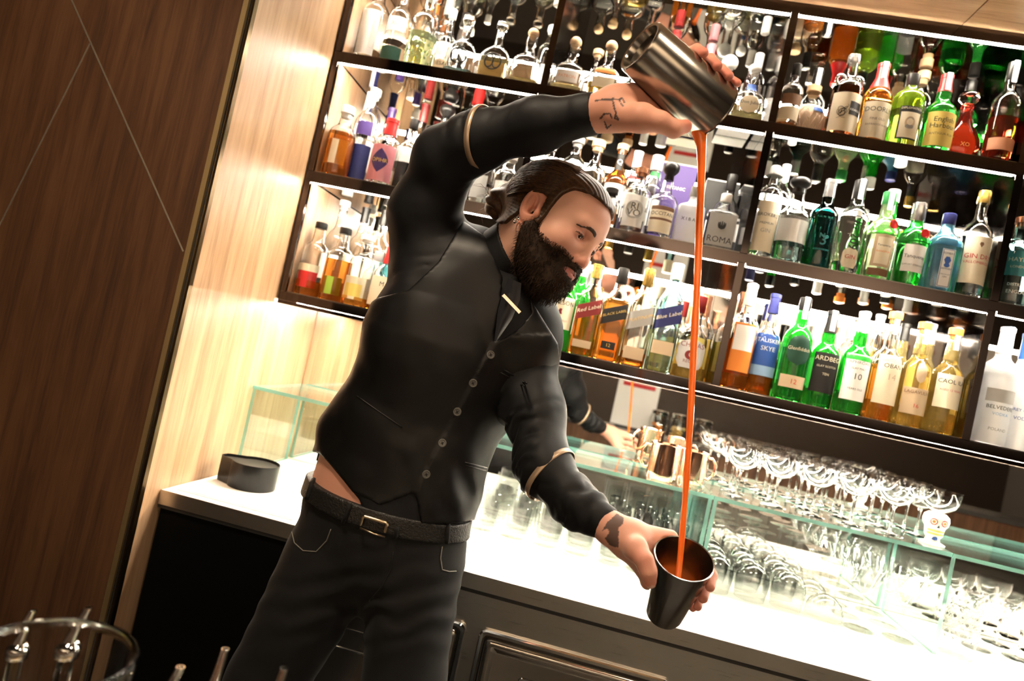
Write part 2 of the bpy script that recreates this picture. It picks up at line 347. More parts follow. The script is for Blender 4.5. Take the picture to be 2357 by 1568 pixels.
CO = dict(cream=(.80,.72,.54), white=(.86,.85,.82), black=(.015,.014,.013), red=(.55,.02,.02), maroon=(.22,.02,.02), blue=(.03,.10,.38), navy=(.02,.025,.12),
          purple=(.06,.03,.16), green=(.03,.22,.06), lime=(.35,.55,.06), gold=(.70,.45,.12), orange=(.80,.25,.04), grey=(.35,.34,.32), brown=(.20,.10,.05),
          teal=(.06,.28,.30), yellow=(.80,.62,.16), silver=(.6,.6,.6), cork=(.62,.42,.24), pink=(.75,.30,.35), sky=(.30,.50,.75), tan=(.60,.46,.30), darkgreen=(.01,.06,.035), copper=(.75,.35,.2))
def lmat(c):                                                  # paper / plastic
    return pmat('paper_'+c, CO[c], 0.55)
def kmat(c):
    if c in ('silver', 'gold', 'copper'): return pmat('foil_'+c, CO[c], 0.25, 0.85)
    return pmat('cap_'+c, CO[c], 0.35 if c != 'cork' else 0.8)
GL = dict(clear=(.985,.99,.98), green=(.08,.80,.12), dgreen=(.045,.52,.08), pale=(.78,.94,.60), blue=(.34,.76,1.0), amber=(.92,.42,.07), gold=(.95,.70,.20), straw=(.95,.84,.45),
          dark=(.20,.05,.012), darkred=(.34,.03,.015), black=(.02,.02,.02), orange=(.95,.36,.05), lime=(.62,.86,.12), teal=(.02,.12,.12), aqua=(.62,.90,.93), frost=(.93,.95,.97), smoke=(.85,.84,.80), bourbon=(.66,.22,.03), brown=(.42,.16,.04))
def gmat(c, rough=0.0):                                       # coloured liquors scatter a little light
    return pmat('glass_'+c+('_frosted' if rough else ''), GL[c], rough, trans=1.0 if c in ('clear', 'smoke', 'aqua', 'teal', 'dark') else (.6 if c == 'frost' else .90), ior=1.42)
_texts = {}
def text_mesh(s):
    if s in _texts: return _texts[s]
    cu = bpy.data.curves.new('t', 'FONT'); cu.body = s; cu.align_x = 'CENTER'; cu.align_y = 'CENTER'; cu.resolution_u = 2
    o = bpy.data.objects.new('t', cu); COL.objects.link(o); dg = bpy.context.evaluated_depsgraph_get()
    me = bpy.data.meshes.new_from_object(o.evaluated_get(dg)); V = [(v.co.x, v.co.y) for v in me.vertices]; F = [tuple(p.vertices) for p in me.polygons]
    COL.objects.unlink(o); bpy.data.objects.remove(o); bpy.data.curves.remove(cu); bpy.data.meshes.remove(me)
    _texts[s] = (V, F); return V, F
class Surf:
    def __init__(s, prof, off=0.0): s.prof = prof
    def pt(s, u, z, off):
        a, b, p = at(s.prof, max(0.0005, z))
        if p <= 2.6:
            th = u/max(a, 1e-4); return ((a+off)*math.sin(th), -(b+off)*math.cos(th), z)
        k = min(abs(u)/a, 0.999); return (u, -(b+off)*(1-k**p)**(1/p)-off*0.0, z)
def label_patch(S, h, z0, z1, hw, col, par, slope=0.0, name='label', shape=None, off=0.0006, cu=0.0):
    NU, NV = (22, 10) if shape else (18, 6); V = []; F = []
    for j in range(NV+1):
        for i in range(NU+1):
            fu = -1+2*i/NU; fv = j/NV; w_ = 1.0
            if shape == 'oval': w_ = math.sqrt(max(0.0, 1-(2*fv-1)**2))
            elif shape == 'diamond': w_ = 1-abs(2*fv-1)**1.6
            elif shape == 'arch': w_ = 1.0 if fv < .6 else math.sqrt(max(0.0, 1-((fv-.6)/.4)**2))*.999+.001
            elif shape == 'shield': w_ = min(1.0, .75+fv) if fv < .7 else math.sqrt(max(0.0, 1-((fv-.7)/.3)**2))*.6+.4
            u = fu*hw*w_; V.append(S.pt(u+cu, h*(z0+(z1-z0)*fv)+slope*u, off))
    for j in range(NV):
        for i in range(NU): a = j*(NU+1)+i; F.append((a, a+1, a+NU+2, a+NU+1))
    return mk(name, V, F, lmat(col), par)
def put_text(S, h, s, zc, size, col, par, slope=0.0, vert=False, off=0.0012, cu=0.0, fit=None):
    V, F = text_mesh(s); W = []; tw = max(x for x, y in V)-min(x for x, y in V); size *= 1.5
    if fit and not vert: size = min(size, fit/tw)
    for x, y in V:
        u, v = (x*size, y*size) if not vert else (y*size, -x*size)
        W.append(S.pt(u+cu, h*zc+v+slope*(u+cu), off))
    return mk('lettering', W, F, lmat(col), par, False)
NB_ = 32
def bottle(row, px, py, Y, kind, r, glass, liq, fill, cap, labels, desc, rz=0.0, group=None, name='liquor_bottle', rough=0.0, extra=None, neck=None, pos=None):
    zb = ZS+(3-row)*H+0.0032; T = pos; h = min(T[2]-zb, .296 if row == 1 else .322)
    root = tag(empty(name, (T[0], T[1], zb), rz), desc, 'bottle', group)
    ck, cc, cl = cap
    hg = h-(0.004 if ck not in ('ball', 'facet', 'plug') else cl*0.75)
    K = KINDS[kind]; prof = [(f*hg, max(k*r, 0.0095 if f > .7 else 0), max(k*r, 0.0095 if f > .7 else 0)*d, p) for f, k, d, p in K]
    prof = chaikin(prof, 2); S = Surf(prof); zf = max(0.004, fill*hg)
    lower = [s_ for s_ in prof if s_[0] < zf-1e-4]+[(zf, *at(prof, zf))]; upper = [(zf+0.0001, *at(prof, zf))]+[s_ for s_ in prof if s_[0] > zf+1e-3]
    if fill > 0:
        V, F = loft(lower, NB_); mk('liquid', V, F, gmat(liq, rough), root, True, 50)
    tk = 0.0026; inner = [(max(z, zf+0.0001), max(a-tk, .003), max(b-tk, .003), p) for z, a, b, p in reversed(upper)]
    if fill == 0: inner[-1] = (inner[-1][0]+0.006,)+inner[-1][1:]
    V, F = loft(upper+inner, NB_, False, False); nn = len(upper)+len(inner)
    if fill > 0: F += [((nn-1)*NB_+i, (nn-1)*NB_+(i+1) % NB_, (i+1) % NB_, i) for i in range(NB_)]
    else: F += [tuple((nn-1)*NB_+i for i in range(NB_)), tuple(range(NB_-1, -1, -1))]
    mk('glass', V, F, gmat(glass, rough), root, True, 50)
    a, b, p = at(prof, hg*0.985); rn = a+0.0012; m = MB()
    if ck == 'screw': m.lathe([(rn, h-cl), (rn+.0008, h-cl+.001), (rn+.0008, h-.0015), (rn-.0008, h)], 24, cap=True)
    elif ck == 'seal': m.lathe([(at(prof, min(hg, max(0, h-cl*1.0)))[0]+.0012, h-cl), (rn+.0004, h-cl*.55), (rn, h-.012), (rn+.0012, h-.011), (rn+.0012, h-.001), (rn-.0012, h)], 24)
    elif ck == 'cork': m.lathe([(rn-.002, h-cl), (rn-.002, h-cl*.62), (rn+.0035, h-cl*.6), (rn+.0035, h-.0015), (rn+.0015, h)], 24)
    elif ck == 'ball': m.lathe([(0.006, h-cl)]+[((cl*.46)*math.sin(t)+.0005, h-cl*.46-(cl*.46)*math.cos(t)) for t in np.linspace(0.3, PI-.02, 12)], 24)
    elif ck == 'facet': m.lathe([(0.007, h-cl), (.008, h-cl*.75), (cl*.38, h-cl*.6), (cl*.50, h-cl*.35), (cl*.42, h-cl*.12), (cl*.20, h)], 8)
    elif ck == 'hat': m.lathe([(rn+.009, h-cl), (rn+.0095, h-cl+.003), (rn+.002, h-cl+.004), (rn+.002, h-.007), (rn-.002, h-.001), (rn-.006, h)], 24)
    elif ck == 'plug': m.lathe([(rn-.003, h-cl), (rn-.003, h-cl*.7), (rn+.008, h-cl*.45), (rn+.009, h-cl*.2), (rn+.004, h-.001), (rn-.002, h)], 24)
    m.build('stopper' if ck in ('ball', 'facet', 'plug', 'cork') else 'cap', gmat('clear') if cc == 'glass' else kmat(cc), root, True, 45)
    for L_ in labels:
        z0, z1, hw, col = L_[:4]; tx = L_[4] if len(L_) > 4 else []; op = L_[5] if len(L_) > 5 else {}
        W = hw*at(prof, hg*(z0+z1)/2)[0]; sl = op.get('slope', 0.0)
        if col: lo = label_patch(S, hg, z0, z1, W, col, root, sl, op.get('name', 'label'), op.get('shape'), op.get('off', .0006), op.get('cu', 0)*W)
        else: lo = root
        if op.get('border'):
            bw = 0.0016; e = 0.0010
            for zz in (z0+.006, z1-.012): label_patch(S, hg, zz, zz+.006, W*.93, op['border'], lo, sl, 'border_line', None, e)
        for t_ in tx: put_text(S, hg, t_[0], t_[1], t_[2], t_[3], lo, sl, len(t_) > 4 and t_[4], op.get('off', .0006)+.0006, op.get('cu', 0)*W, 1.8*W)
    if neck:                                                  # paper tax strip running over the cap
        st = [S.pt(0, z, .0016)[1] for z in np.linspace(hg*.80, hg*.98, 6)]; V = []; zz = list(np.linspace(hg*.80, hg*.98, 6))+[h+.0008, h+.0008]; yy = st+[-(rn+.0012), rn*.5]; F = []
        for z, y in zip(zz, yy): y = min(y, -(rn+.0016)) if z > h-cl and y < 0 else y; V += [(-.0065, y, z), (.0065, y, z)]
        for k in range(len(zz)-1): F.append((2*k, 2*k+1, 2*k+3, 2*k+2))
        mk('tax_strip', V, F, lmat(neck), root)
    if extra: extra(root, S, hg, h, r)
    return root
def medallion(root, S, hg, h, r):
    V = []; m = MB()
    for cx in (-.011, .011):
        pts = [S.pt(cx+.012*math.cos(t), hg*.33+.018*math.sin(t), .0018) for t in np.linspace(0, 2*PI, 22)]; m.tube(pts, .0022, 6, False)
    pts = [S.pt(.024*math.cos(t), hg*.33+.023*math.sin(t), .0015) for t in np.linspace(0, 2*PI, 28)]; m.tube(pts, .0022, 6, False)
    m.build('medallion', pmat('blackened_metal', (.05, .045, .04), .35, .8), root, True)
def handles(root, S, hg, h, r):
    for s in (-1, 1):
        m = MB(); pts = [(s*(.023+.011*math.cos(t)), 0, hg*.715+.0135*math.sin(t)) for t in np.linspace(0, 2*PI, 18)]; m.tube(pts, .0042, 8, False)
        m.build('neck_handle', gmat('clear'), root, True)
def kraken_print(root, S, hg, h, r):
    for k in range(7):
        t0 = k*.9; m = MB(); pts = [S.pt(-.012+(.004+.0035*t)*math.cos(t*1.5+t0), hg*.27+(.006+.0045*t)*math.sin(t*1.2+t0*1.7), .0012) for t in np.linspace(0, 3, 14)]
        m.tube(pts, [.0010-.00005*i for i in range(14)], 4); m.build('ink_drawing', lmat('black'), root)
def wax_seal(root, S, hg, h, r):
    x, y, z = S.pt(.012, hg*.63, .002); m = MB(); n = Vector((x, y, 0)).normalized()
    m.lathe([(.0125, 0), (.0128, .0025), (.0095, .003), (.009, .0022), (.0, .0024)], 20, (x, y, z), True, n); m.build('wax_seal', kmat('red'), root, True, 40)
def portrait(root, S, hg, h, r):
    zc = .30*hg
    for (cx, cz, w_, h_, c) in ((0, 0, .0125, .0165, 'tan'), (0, .002, .0075, .0095, 'cream'), (0, -.011, .0105, .006, 'grey'), (0, .0085, .0075, .0045, 'grey')):
        V = [S.pt(cx+w_*math.cos(t), zc+cz+h_*math.sin(t), .0012+.0001*abs(cz)*1000*.05+{'tan':0,'grey':.0003,'cream':.0005}[c]) for t in np.linspace(0, 2*PI, 20)[:-1]]
        mk('portrait_print', V, [tuple(range(19))], lmat(c), root, False)
def wicker(root, S, hg, h, r):
    m = MB(); n = 64
    m.lathe([(at(S.prof, z)[0]+.0006, z) for z in np.linspace(.008, .60, 14)*hg], 32)
    for i in range(n):
        a0 = 2*PI*i/n; pts = []
        for z in np.linspace(.01, .60, 12)*hg:
            a, b, p = at(S.prof, z); th = a0+.25*math.sin(z*40+i); pts.append(((a+.001)*math.cos(th), (a+.001)*math.sin(th), z))
        m.tube(pts, .0016, 5)
    m.build('wicker_cover', pmat('straw_fibre', (.66, .50, .36), .8), root, True)
def arrow(root, S, hg, h, r):
    pts = [S.pt(.010*math.cos(t), hg*.27+.013*math.sin(t)-.002, .0014) for t in np.linspace(0, 2*PI, 22)]
    MB().tube(pts, .0010, 5, False).build('crest_ring', lmat('brown'), root, True)
def roma_print(root, S, hg, h, r):
    zc = hg*.42
    def blob(pts, c='black'): mk('wolf_print', [S.pt(x*.001, zc+y*.001, .0014) for x, y in pts], [tuple(range(len(pts)))], lmat(c), root, False)
    blob([(-11, 0), (-8, -7), (0, -10), (8, -7), (11, 0), (7, 2), (0, 1), (-7, 2)])
    for x in (-9, -5, 0, 5, 9): blob([(x-2.2, 1), (x+2.2, 1), (x+1.2, 9+(4-abs(x)*.4)), (x-1.2, 9+(4-abs(x)*.4))])
def ring_label(root, S, hg, h, r):
    for rr, c in ((.0235, 'grey'), (.0205, 'grey')):
        pts = [S.pt(rr*math.cos(t), hg*.34+rr*1.02*math.sin(t), .0016) for t in np.linspace(0, 2*PI, 34)]; MB().tube(pts, .0009, 5, False).build('label_ring', lmat(c), root, True)
def gem(root, S, hg, h, r):
    V = [S.pt(.0085*math.cos(t), hg*.39+.0105*math.sin(t), .0014) for t in np.linspace(0, 2*PI, 7)[:-1]]; mk('gem_print', V, [tuple(range(6))], lmat('blue'), root, False)
    pts = [S.pt(.0075*math.cos(t), hg*.325+.006*math.sin(t), .0014) for t in np.linspace(0, 2*PI, 9)[:-1]]; mk('gem_print', pts, [tuple(range(8))], lmat('blue'), root, False)
    m = MB(); W = .0135
    for u in (-W, W): m.tube([S.pt(u, z, .0014) for z in np.linspace(.06, .52, 12)*hg], .0007, 4)
    for z in (.06, .52): m.tube([S.pt(u, z*hg, .0014) for u in np.linspace(-W, W, 8)], .0007, 4)
    m.build('label_frame', lmat('navy'), root)
def frame_of(z0, z1, W, c):
    def f(root, S, hg, h, r):
        m = MB()
        for u in (-W, W): m.tube([S.pt(u, z, .0014) for z in np.linspace(z0, z1, 10)*hg], .0008, 4)
        for z in (z0, z1): m.tube([S.pt(u, z*hg, .0014) for u in np.linspace(-W, W, 10)], .0008, 4)
        m.build('label_frame', lmat(c), root)
    return f
def pebbled(root, S, hg, h, r):
    m = MB()
    for k in range(70):
        th = RNG.uniform(-1.4, 1.4); z = RNG.uniform(.04, .42)*hg; a = at(S.prof, z)[0]; p_ = S.pt(th*a, z, 0.0); n = Vector((p_[0], p_[1], 0)).normalized()
        m.lathe([(.0038, 0), (.0030, .0014), (.0012, .0019)], 7, p_, True, n)
    m.build('glass_bead', gmat('pale'), root, True)['kind'] = 'stuff'

FR = .050; BK = .205
SPECS = []
S_ = lambda *a, **k: SPECS.append((list(a), k))
# top shelf, first niche
S_(1, 858, -48, .085, 'jug', .040, 'clear', 'clear', .16, ('cork', 'white', .03), [(.08,.60,.75,'white',[])], 'clear bottle with tall plain white label against the left cabinet frame, top shelf')
S_(1, 925, -40, .085, 'std', .038, 'clear', 'clear', .30, ('screw', 'black', .03), [(.05,.22,.95,'darkgreen',[]),(.40,.56,.8,'white',[('XII',.48,.014,'grey')])], 'clear bottle with dark green band below a white label, top shelf')
S_(1, 982, -22, .085, 'jug', .041, 'clear', 'pale', .46, ('cork', 'white', .03), [], 'clear round bottle with pebbled pale green lower half, top shelf', extra=pebbled)
S_(1, 1036, -8, .205, 'std', .036, 'clear', 'clear', .5, ('screw', 'grey', .05), [(.2,.5,.8,'white')], 'clear bottle with long grey cap behind the pebbled bottle')
S_(1, 1030, 20, .10, 'malt', .028, 'clear', 'straw', .2, ('screw', 'white', .03), [(.06,.26,.85,'tan',[('1ESA',.19,.011,'black')],{'shape':'oval'}),(.30,.5,.85,'white')], 'slim clear bottle with oval tan label between pebbled bottle and decanter')
S_(1, 1083, 36, FR, 'decanter', .043, 'clear', 'aqua', .10, ('facet', 'glass', .040), [], 'clear faceted decanter with pale liquid and black linked ring medallion', extra=medallion, name='decanter')
S_(1, 1160, 50, FR, 'decanter', .043, 'clear', 'straw', .42, ('facet', 'glass', .040), [], 'golden faceted decanter with black linked ring medallion', extra=medallion, name='decanter')
S_(1, 1231, 66, FR, 'squat', .043, 'clear', 'straw', .10, ('ball', 'cork', .034), [(.10,.22,.6,None,[])], 'clear squat bottle with round cork stopper beside golden decanter')
S_(1, 1010, 8, .24, 'tall', .033, 'clear', 'gold', .5, ('screw', 'orange', .03), [], 'amber bottle with orange cap at the back of the first top niche')
# top shelf, second niche
S_(1, 1319, 84, FR, 'squat', .044, 'clear', 'straw', .12, ('ball', 'cork', .036), [(.16,.40,.72,'white',[('PATRON',.27,.0085,'copper')])], 'squat clear bottle with rose lettered label and cork ball, second top niche')
S_(1, 1303, 66, .21, 'tall', .033, 'clear', 'clear', .5, ('cork', 'white', .03), [(.15,.5,.8,'white')], 'tall clear bottle with white cap behind rose lettered bottle')
S_(1, 1411, 94, FR, 'squat', .044, 'clear', 'gold', .26, ('ball', 'cork', .036), [(.44,.54,.7,'orange'),(.16,.36,.7,'cream',[])], 'squat bottle of golden liquid with orange ribbon and cork ball')
S_(1, 1379, 116, .17, 'squat', .030, 'clear', 'gold', .3, ('cork', 'cork', .026), [(.2,.42,.7,'white')], 'small golden bottle with brown cork behind the orange ribboned bottle')
S_(1, 1470, 128, .12, 'squat', .036, 'clear', 'clear', .3, ('ball', 'white', .032), [(.2,.42,.7,'white',[])], 'clear bottle with white label and ball stopper beside the raised wrist')
S_(1, 1684, 128, .14, 'ball', .048, 'clear', 'clear', .4, ('ball', 'white', .05), [(.2,.42,.5,'white')], 'round clear bottle with large white ball stopper behind the shaker fingers')
S_(1, 1741, 147, FR, 'squat', .044, 'clear', 'straw', .16, ('ball', 'white', .036), [(.13,.47,.60,'cream',[('Don Julio',.33,.0095,'black')],{'shape':'oval'}),(.60,.74,.8,'blue')], 'squat clear bottle with oval cream label, blue collar and white ball stopper')
S_(1, 1772, 128, .19, 'tall', .030, 'clear', 'clear', .4, ('screw', 'white', .05), [(.15,.5,.8,'white')], 'tall bottle with long white cap behind the blue collared bottle')
S_(1, 1560, 70, .18, 'std', .034, 'clear', 'amber', .5, ('seal', 'maroon', .05), [(.15,.5,.8,'cream')], 'amber bottle with maroon cap at the back of second top niche')
S_(1, 1640, 100, .23, 'std', .034, 'clear', 'gold', .5, ('seal', 'pink', .05), [(.15,.5,.8,'white')], 'golden bottle with pink capsule at the back of second top niche')
# top shelf, third niche
S_(1, 1830, 152, FR, 'std', .030, 'clear', 'orange', .06, ('screw', 'black', .034), [(.10,.30,.96,'cream',[]),(.33,.50,.96,'brown')], 'nearly empty clear bottle with brown and cream labels and black cap')
S_(1, 1886, 162, .19, 'std', .034, 'clear', 'orange', .45, ('seal', 'black', .05), [(.15,.4,.8,'cream')], 'bottle with black cap and white strip behind the wicker bottle', neck='white')
S_(1, 1893, 196, .064, 'ball', .043, 'clear', 'gold', .3, ('cork', 'cork', .03), [(.44,.53,.35,'blue',[],{'off':.004,'cu':1.0})], 'round wicker covered bottle with cork stopper on the top shelf', extra=wicker)
S_(1, 1980, 132, FR, 'std', .040, 'clear', 'dark', .60, ('screw', 'silver', .024), [(.04,.50,1.15,'cream',[]),(.24,.40,.45,'black',[('KRAKEN',.30,.009,'white')],{'cu':1.2,'off':.001})], 'dark rum bottle with two glass ring handles and ink drawing label', extra=lambda *a: (handles(*a), kraken_print(*a)))
S_(1, 2047, 150, FR, 'std', .038, 'orange', 'orange', .66, ('seal', 'red', .072), [(.03,.48,1.05,'cream',[('DOORLY',.38,.0145,'black'),('FINE OLD',.26,.006,'brown'),('BARBADOS RUM',.19,.005,'brown')])], 'orange rum bottle with red capsule and cream parrot label', neck='white')
S_(1, 2122, 175, FR, 'tall', .040, 'lime', 'lime', .50, ('screw', 'black', .04), [(.08,.52,.72,'black',[('DIPLOMATICO',.49,.006,'cream')]),(.10,.44,.62,'cream',[],{'off':.0008})], 'lime green bottle with framed portrait label and black cap', extra=portrait)
S_(1, 2134, 140, .20, 'tall', .034, 'clear', 'clear', .3, ('cork', 'cork', .04), [(.2,.5,.8,'white')], 'tall clear bottle with cork top behind the portrait label bottle')
S_(1, 2193, 177, FR, 'malt', .039, 'green', 'green', .60, ('seal', 'maroon', .05), [(.05,.48,1.1,'yellow',[('English',.38,.0125,'black'),('Harbour',.30,.0125,'black'),('ANTIGUA RUM',.2,.006,'brown')])], 'green rum bottle with yellow label and dark capsule', neck='white')
S_(1, 2272, 204, FR, 'drop', .050, 'darkred', 'darkred', .66, ('plug', 'glass', .045), [(.20,.34,.4,None,[('XO',.28,.010,'gold')])], 'teardrop decanter of dark red cognac with flared glass stopper', name='decanter')
S_(1, 2352, 152, FR, 'std', .034, 'clear', 'darkred', .44, ('screw', 'black', .05), [(.10,.22,1.2,'copper')], 'bottle of red liquor with copper band at the end of third top niche', neck='white')
S_(1, 2240, 178, .21, 'std', .034, 'dgreen', 'dgreen', .6, ('screw', 'black', .04), [(.15,.4,.8,'gold')], 'dark green bottle with black cap behind the teardrop decanter')
# middle shelf, first niche
S_(2, 806, 248, FR, 'jug', .038, 'clear', 'bourbon', .62, ('cork', 'white', .036), [(.16,.50,.80,'cream',[],{'cu':.25})], 'amber bottle with cream label and white stopper by the left cabinet frame')
S_(2, 833, 212, .20, 'tall', .030, 'clear', 'clear', .3, ('seal', 'navy', .06), [(.2,.5,.8,'white')], 'tall bottle with navy cap behind the amber cream labelled bottle', neck='white')
S_(2, 863, 205, .10, 'tall', .033, 'clear', 'clear', .5, ('cork', 'white', .035), [(.03,.40,1.1,'navy',[]),(.50,.64,.8,'purple',[])], 'tall clear bottle with navy floral sleeve and purple neck label', neck='white')
S_(2, 906, 276, FR, 'jug', .039, 'clear', 'clear', .30, ('seal', 'red', .05), [(.04,.58,1.15,'pink',[]),(.16,.52,.66,'purple',[('OPIHR',.34,.0125,'gold')],{'shape':'diamond','off':.001})], 'clear bottle with purple diamond label on red floral print')
S_(2, 905, 250, .20, 'std', .032, 'clear', 'clear', .3, ('seal', 'purple', .04), [(.2,.5,.8,'white')], 'bottle with purple cap behind the diamond label bottle')
S_(2, 957, 276, .11, 'std', .034, 'smoke', 'black', .5, ('screw', 'black', .03), [(.40,.60,1.0,'white')], 'black bottle with white shoulder label, middle shelf first niche')
S_(2, 992, 292, FR, 'std', .037, 'smoke', 'black', .60, ('screw', 'black', .035), [(.36,.50,.95,'black',[('BULLDOG',.43,.0125,'white')])], 'charcoal bottle with white block lettering beside the raised sleeve')
S_(2, 984, 232, .22, 'std', .034, 'clear', 'clear', .4, ('seal', 'maroon', .06), [(.2,.5,.8,'white')], 'bottle with plum red capsule at the back of the middle shelf')
S_(2, 1038, 224, .20, 'jug', .036, 'clear', 'clear', .5, ('plug', 'black', .05), [(.2,.5,.8,'white')], 'clear bottle with black stopper behind the raised sleeve')
S_(2, 1098, 246, .20, 'jug', .036, 'clear', 'clear', .5, ('seal', 'red', .05), [(.2,.5,.8,'white')], 'clear bottle with bright red capsule above the raised sleeve')
S_(2, 1178, 356, .10, 'jug', .037, 'clear', 'clear', .4, ('cork', 'white', .03), [(.16,.5,.7,'white'),(.1,.14,.8,'purple')], 'clear bottle with round white tag between sleeve and hair bun')
S_(2, 1128, 330, .14, 'std', .035, 'clear', 'clear', .4, ('cork', 'black', .03), [(.16,.5,.7,'grey')], 'clear bottle with grey label behind the crook of the raised arm')
# middle shelf, second niche
S_(2, 1262, 322, .12, 'std', .035, 'clear', 'clear', .5, ('cork', 'white', .03), [(.2,.5,.8,'white')], 'clear bottle with white label above the top of the head')
S_(2, 1318, 318, .12, 'tall', .036, 'clear', 'clear', .5, ('cork', 'grey', .03), [(.2,.55,.8,'white')], 'tall clear white labelled bottle above the forehead hair')
S_(2, 1378, 322, .15, 'jug', .036, 'clear', 'clear', .4, ('cork', 'cork', .035), [(.2,.36,.6,'black',[],{'shape':'oval'})], 'clear bottle with cork top and black oval label behind the brow')
S_(2, 1427, 329, .16, 'std', .035, 'brown', 'brown', .55, ('cork', 'cork', .03), [(.1,.56,1.0,'white',[]),(.72,.9,.9,'black',[('Q',.81,.014,'white')])], 'brown bottle with cork top and white label in second middle niche')
S_(2, 1452, 348, .13, 'std', .032, 'clear', 'clear', .4, ('seal', 'white', .05), [(.2,.5,.8,'white'),(.66,.72,.9,'red')], 'clear bottle with white cap and red neck band')
S_(2, 1476, 388, FR, 'jug', .037, 'clear', 'clear', .40, ('cork', 'copper', .026), [(.08,.56,.85,'white',[('RI',.385,.018,'black'),('VO',.285,.018,'black')])], 'clear bottle with two line block letter label in a ring', extra=ring_label)
S_(2, 1420, 436, .055, 'jug', .032, 'clear', 'clear', .4, ('cork', 'black', .026), [(.12,.5,.85,'orange',[]),(.2,.56,.7,'white',[],{'off':.0009})], 'clear bottle with orange edged label beside the forehead')
S_(2, 1517, 360, .18, 'jug', .036, 'clear', 'clear', .4, ('screw', 'white', .045), [(.2,.5,.8,'white'),(.76,.82,.9,'green')], 'clear bottle with white cap and green neck band')
S_(2, 1554, 378, FR, 'std', .037, 'clear', 'clear', .10, ('plug', 'black', .05), [(.07,.46,.95,'cream',[('OCCITAN',.36,.0115,'black')]),(.42,.48,.95,'brown',[],{'off':.0009}),(.26,.295,.95,'brown',[],{'off':.0009})], 'clear bottle with cream label, brown bars and black pourer stopper')
S_(2, 1598, 430, FR, 'flat', .038, 'frost', 'frost', .55, ('screw', 'grey', .03), [(.2,.4,.9,None,[('X I B A L',.42,.0085,'black')])], 'frosted white rectangular bottle with grey cap', rough=.35)
S_(2, 1668, 446, FR, 'flat', .046, 'clear', 'clear', .60, ('screw', 'white', .024), [(.07,.64,.80,'grey',[('ROMA',.17,.016,'black')])], 'flat rectangular clear bottle with square grey wolf label', extra=roma_print)
S_(2, 1704, 406, .17, 'std', .036, 'clear', 'clear', .5, ('screw', 'black', .05), [(.2,.4,.8,'white')], 'clear bottle with black cap behind the square grey label bottle')
# middle shelf, third niche
S_(2, 1780, 381, FR, 'tall', .033, 'clear', 'clear', .55, ('hat', 'grey', .03), [(.06,.60,.95,'cream',[("BROKER'S",.45,.0115,'black'),('PREMIUM',.36,.006,'black'),('GIN',.28,.010,'grey')])], 'clear bottle wearing a small grey bowler hat cap')
S_(2, 1812, 380, .14, 'tall', .028, 'clear', 'clear', .5, ('screw', 'white', .05), [(.2,.5,.8,'white')], 'slim white capped bottle behind the bowler hat bottle')
S_(2, 1846, 412, FR, 'jug', .041, 'clear', 'aqua', .26, ('plug', 'black', .04), [(.26,.56,1.1,'white',[]),(.56,.60,1.1,'grey',[('ST GARDENS',.58,.006,'black')])], 'wide clear bottle with pale aqua liquid and black stopper')
S_(2, 1911, 414, FR, 'std', .037, 'teal', 'teal', .62, ('seal', 'silver', .05), [(.2,.4,.6,None,[('No',.35,.012,'teal'),('3',.30,.026,'teal'),('LONDON DRY',.20,.006,'teal')])], 'dark teal bottle with silver cap and numeral three')
S_(2, 1974, 415, FR, 'flare', .038, 'clear', 'clear', .12, ('screw', 'black', .06), [(.3,.6,.6,None,[('No 209',.43,.020,'black',True),('GIN',.17,.010,'red')]),(.06,.26,.6,'cream',[],{'shape':'shield'})], 'clear flared bottle with vertical numerals and long black cap', neck='white')
S_(2, 2044, 443, FR, 'tanq', .037, 'pale', 'pale', .50, ('screw', 'green', .035), [(.14,.50,.75,'tan',[]),(.17,.47,.52,'cream',[('Tanqueray',.38,.0065,'black'),('RANGPUR',.31,.0075,'orange')],{'off':.0009}),(.04,.12,.9,'brown')], 'pale green bottle with tan label and red wax seal', extra=wax_seal, neck='white')
S_(2, 2060, 438, .18, 'tanq', .036, 'green', 'green', .5, ('screw', 'white', .035), [(.2,.5,.7,'white')], 'green bottle with white cap behind the tan labelled bottle')
S_(2, 2120, 469, FR, 'tanq', .037, 'green', 'green', .62, ('screw', 'silver', .05), [(.16,.48,.85,'white',[('Tanqueray',.34,.011,'black'),('EXPORT STRENGTH',.24,.0045,'black')])], 'vivid green bottle with white label and red wax seal', extra=wax_seal)
S_(2, 2191, 494, FR, 'sq', .037, 'blue', 'blue', .58, ('screw', 'navy', .03), [(.05,.53,.42,'white',[('BOMBAY',.475,.0062,'navy'),('SAPPHIRE',.28,.0058,'navy'),('LONDON DRY',.21,.004,'navy'),('GIN',.18,.004,'navy')])], 'bright blue square bottle with narrow framed white label', extra=gem)
S_(2, 2286, 444, FR, 'std', .0365, 'clear', 'clear', .12, ('screw', 'gold', .034), [(.12,.56,1.05,'cream',[('GIN DRY',.37,.0125,'red'),('VALLOMBROSA',.315,.0105,'red')])], 'clear bottle with gold cap and cream label in red letters', extra=lambda *a: mk('crest_print', [a[1].pt(x*.001, a[2]*.48+y*.001, .0014) for x, y in ((0, -7), (5, 2), (3, 7), (-3, 7), (-5, 2))], [(0, 1, 2, 3, 4)], lmat('brown'), a[0], False))
S_(2, 2322, 452, .19, 'std', .034, 'clear', 'clear', .4, ('screw', 'gold', .03), [(.2,.5,.8,'white')], 'slim gold capped bottle behind the red lettered bottle')
S_(2, 2360, 503, FR, 'jug', .040, 'aqua', 'aqua', .5, ('cork', 'copper', .026), [(.32,.60,1.0,'teal',[("HAYMAN'S",.50,.011,'cream'),('LONDON DRY',.42,.006,'cream')]),(.06,.28,.8,None,[('DISTILLED IN',.22,.008,'white'),('ENGLAND',.14,.010,'white')])], 'aqua glass bottle with teal label at the edge of the fourth niche')
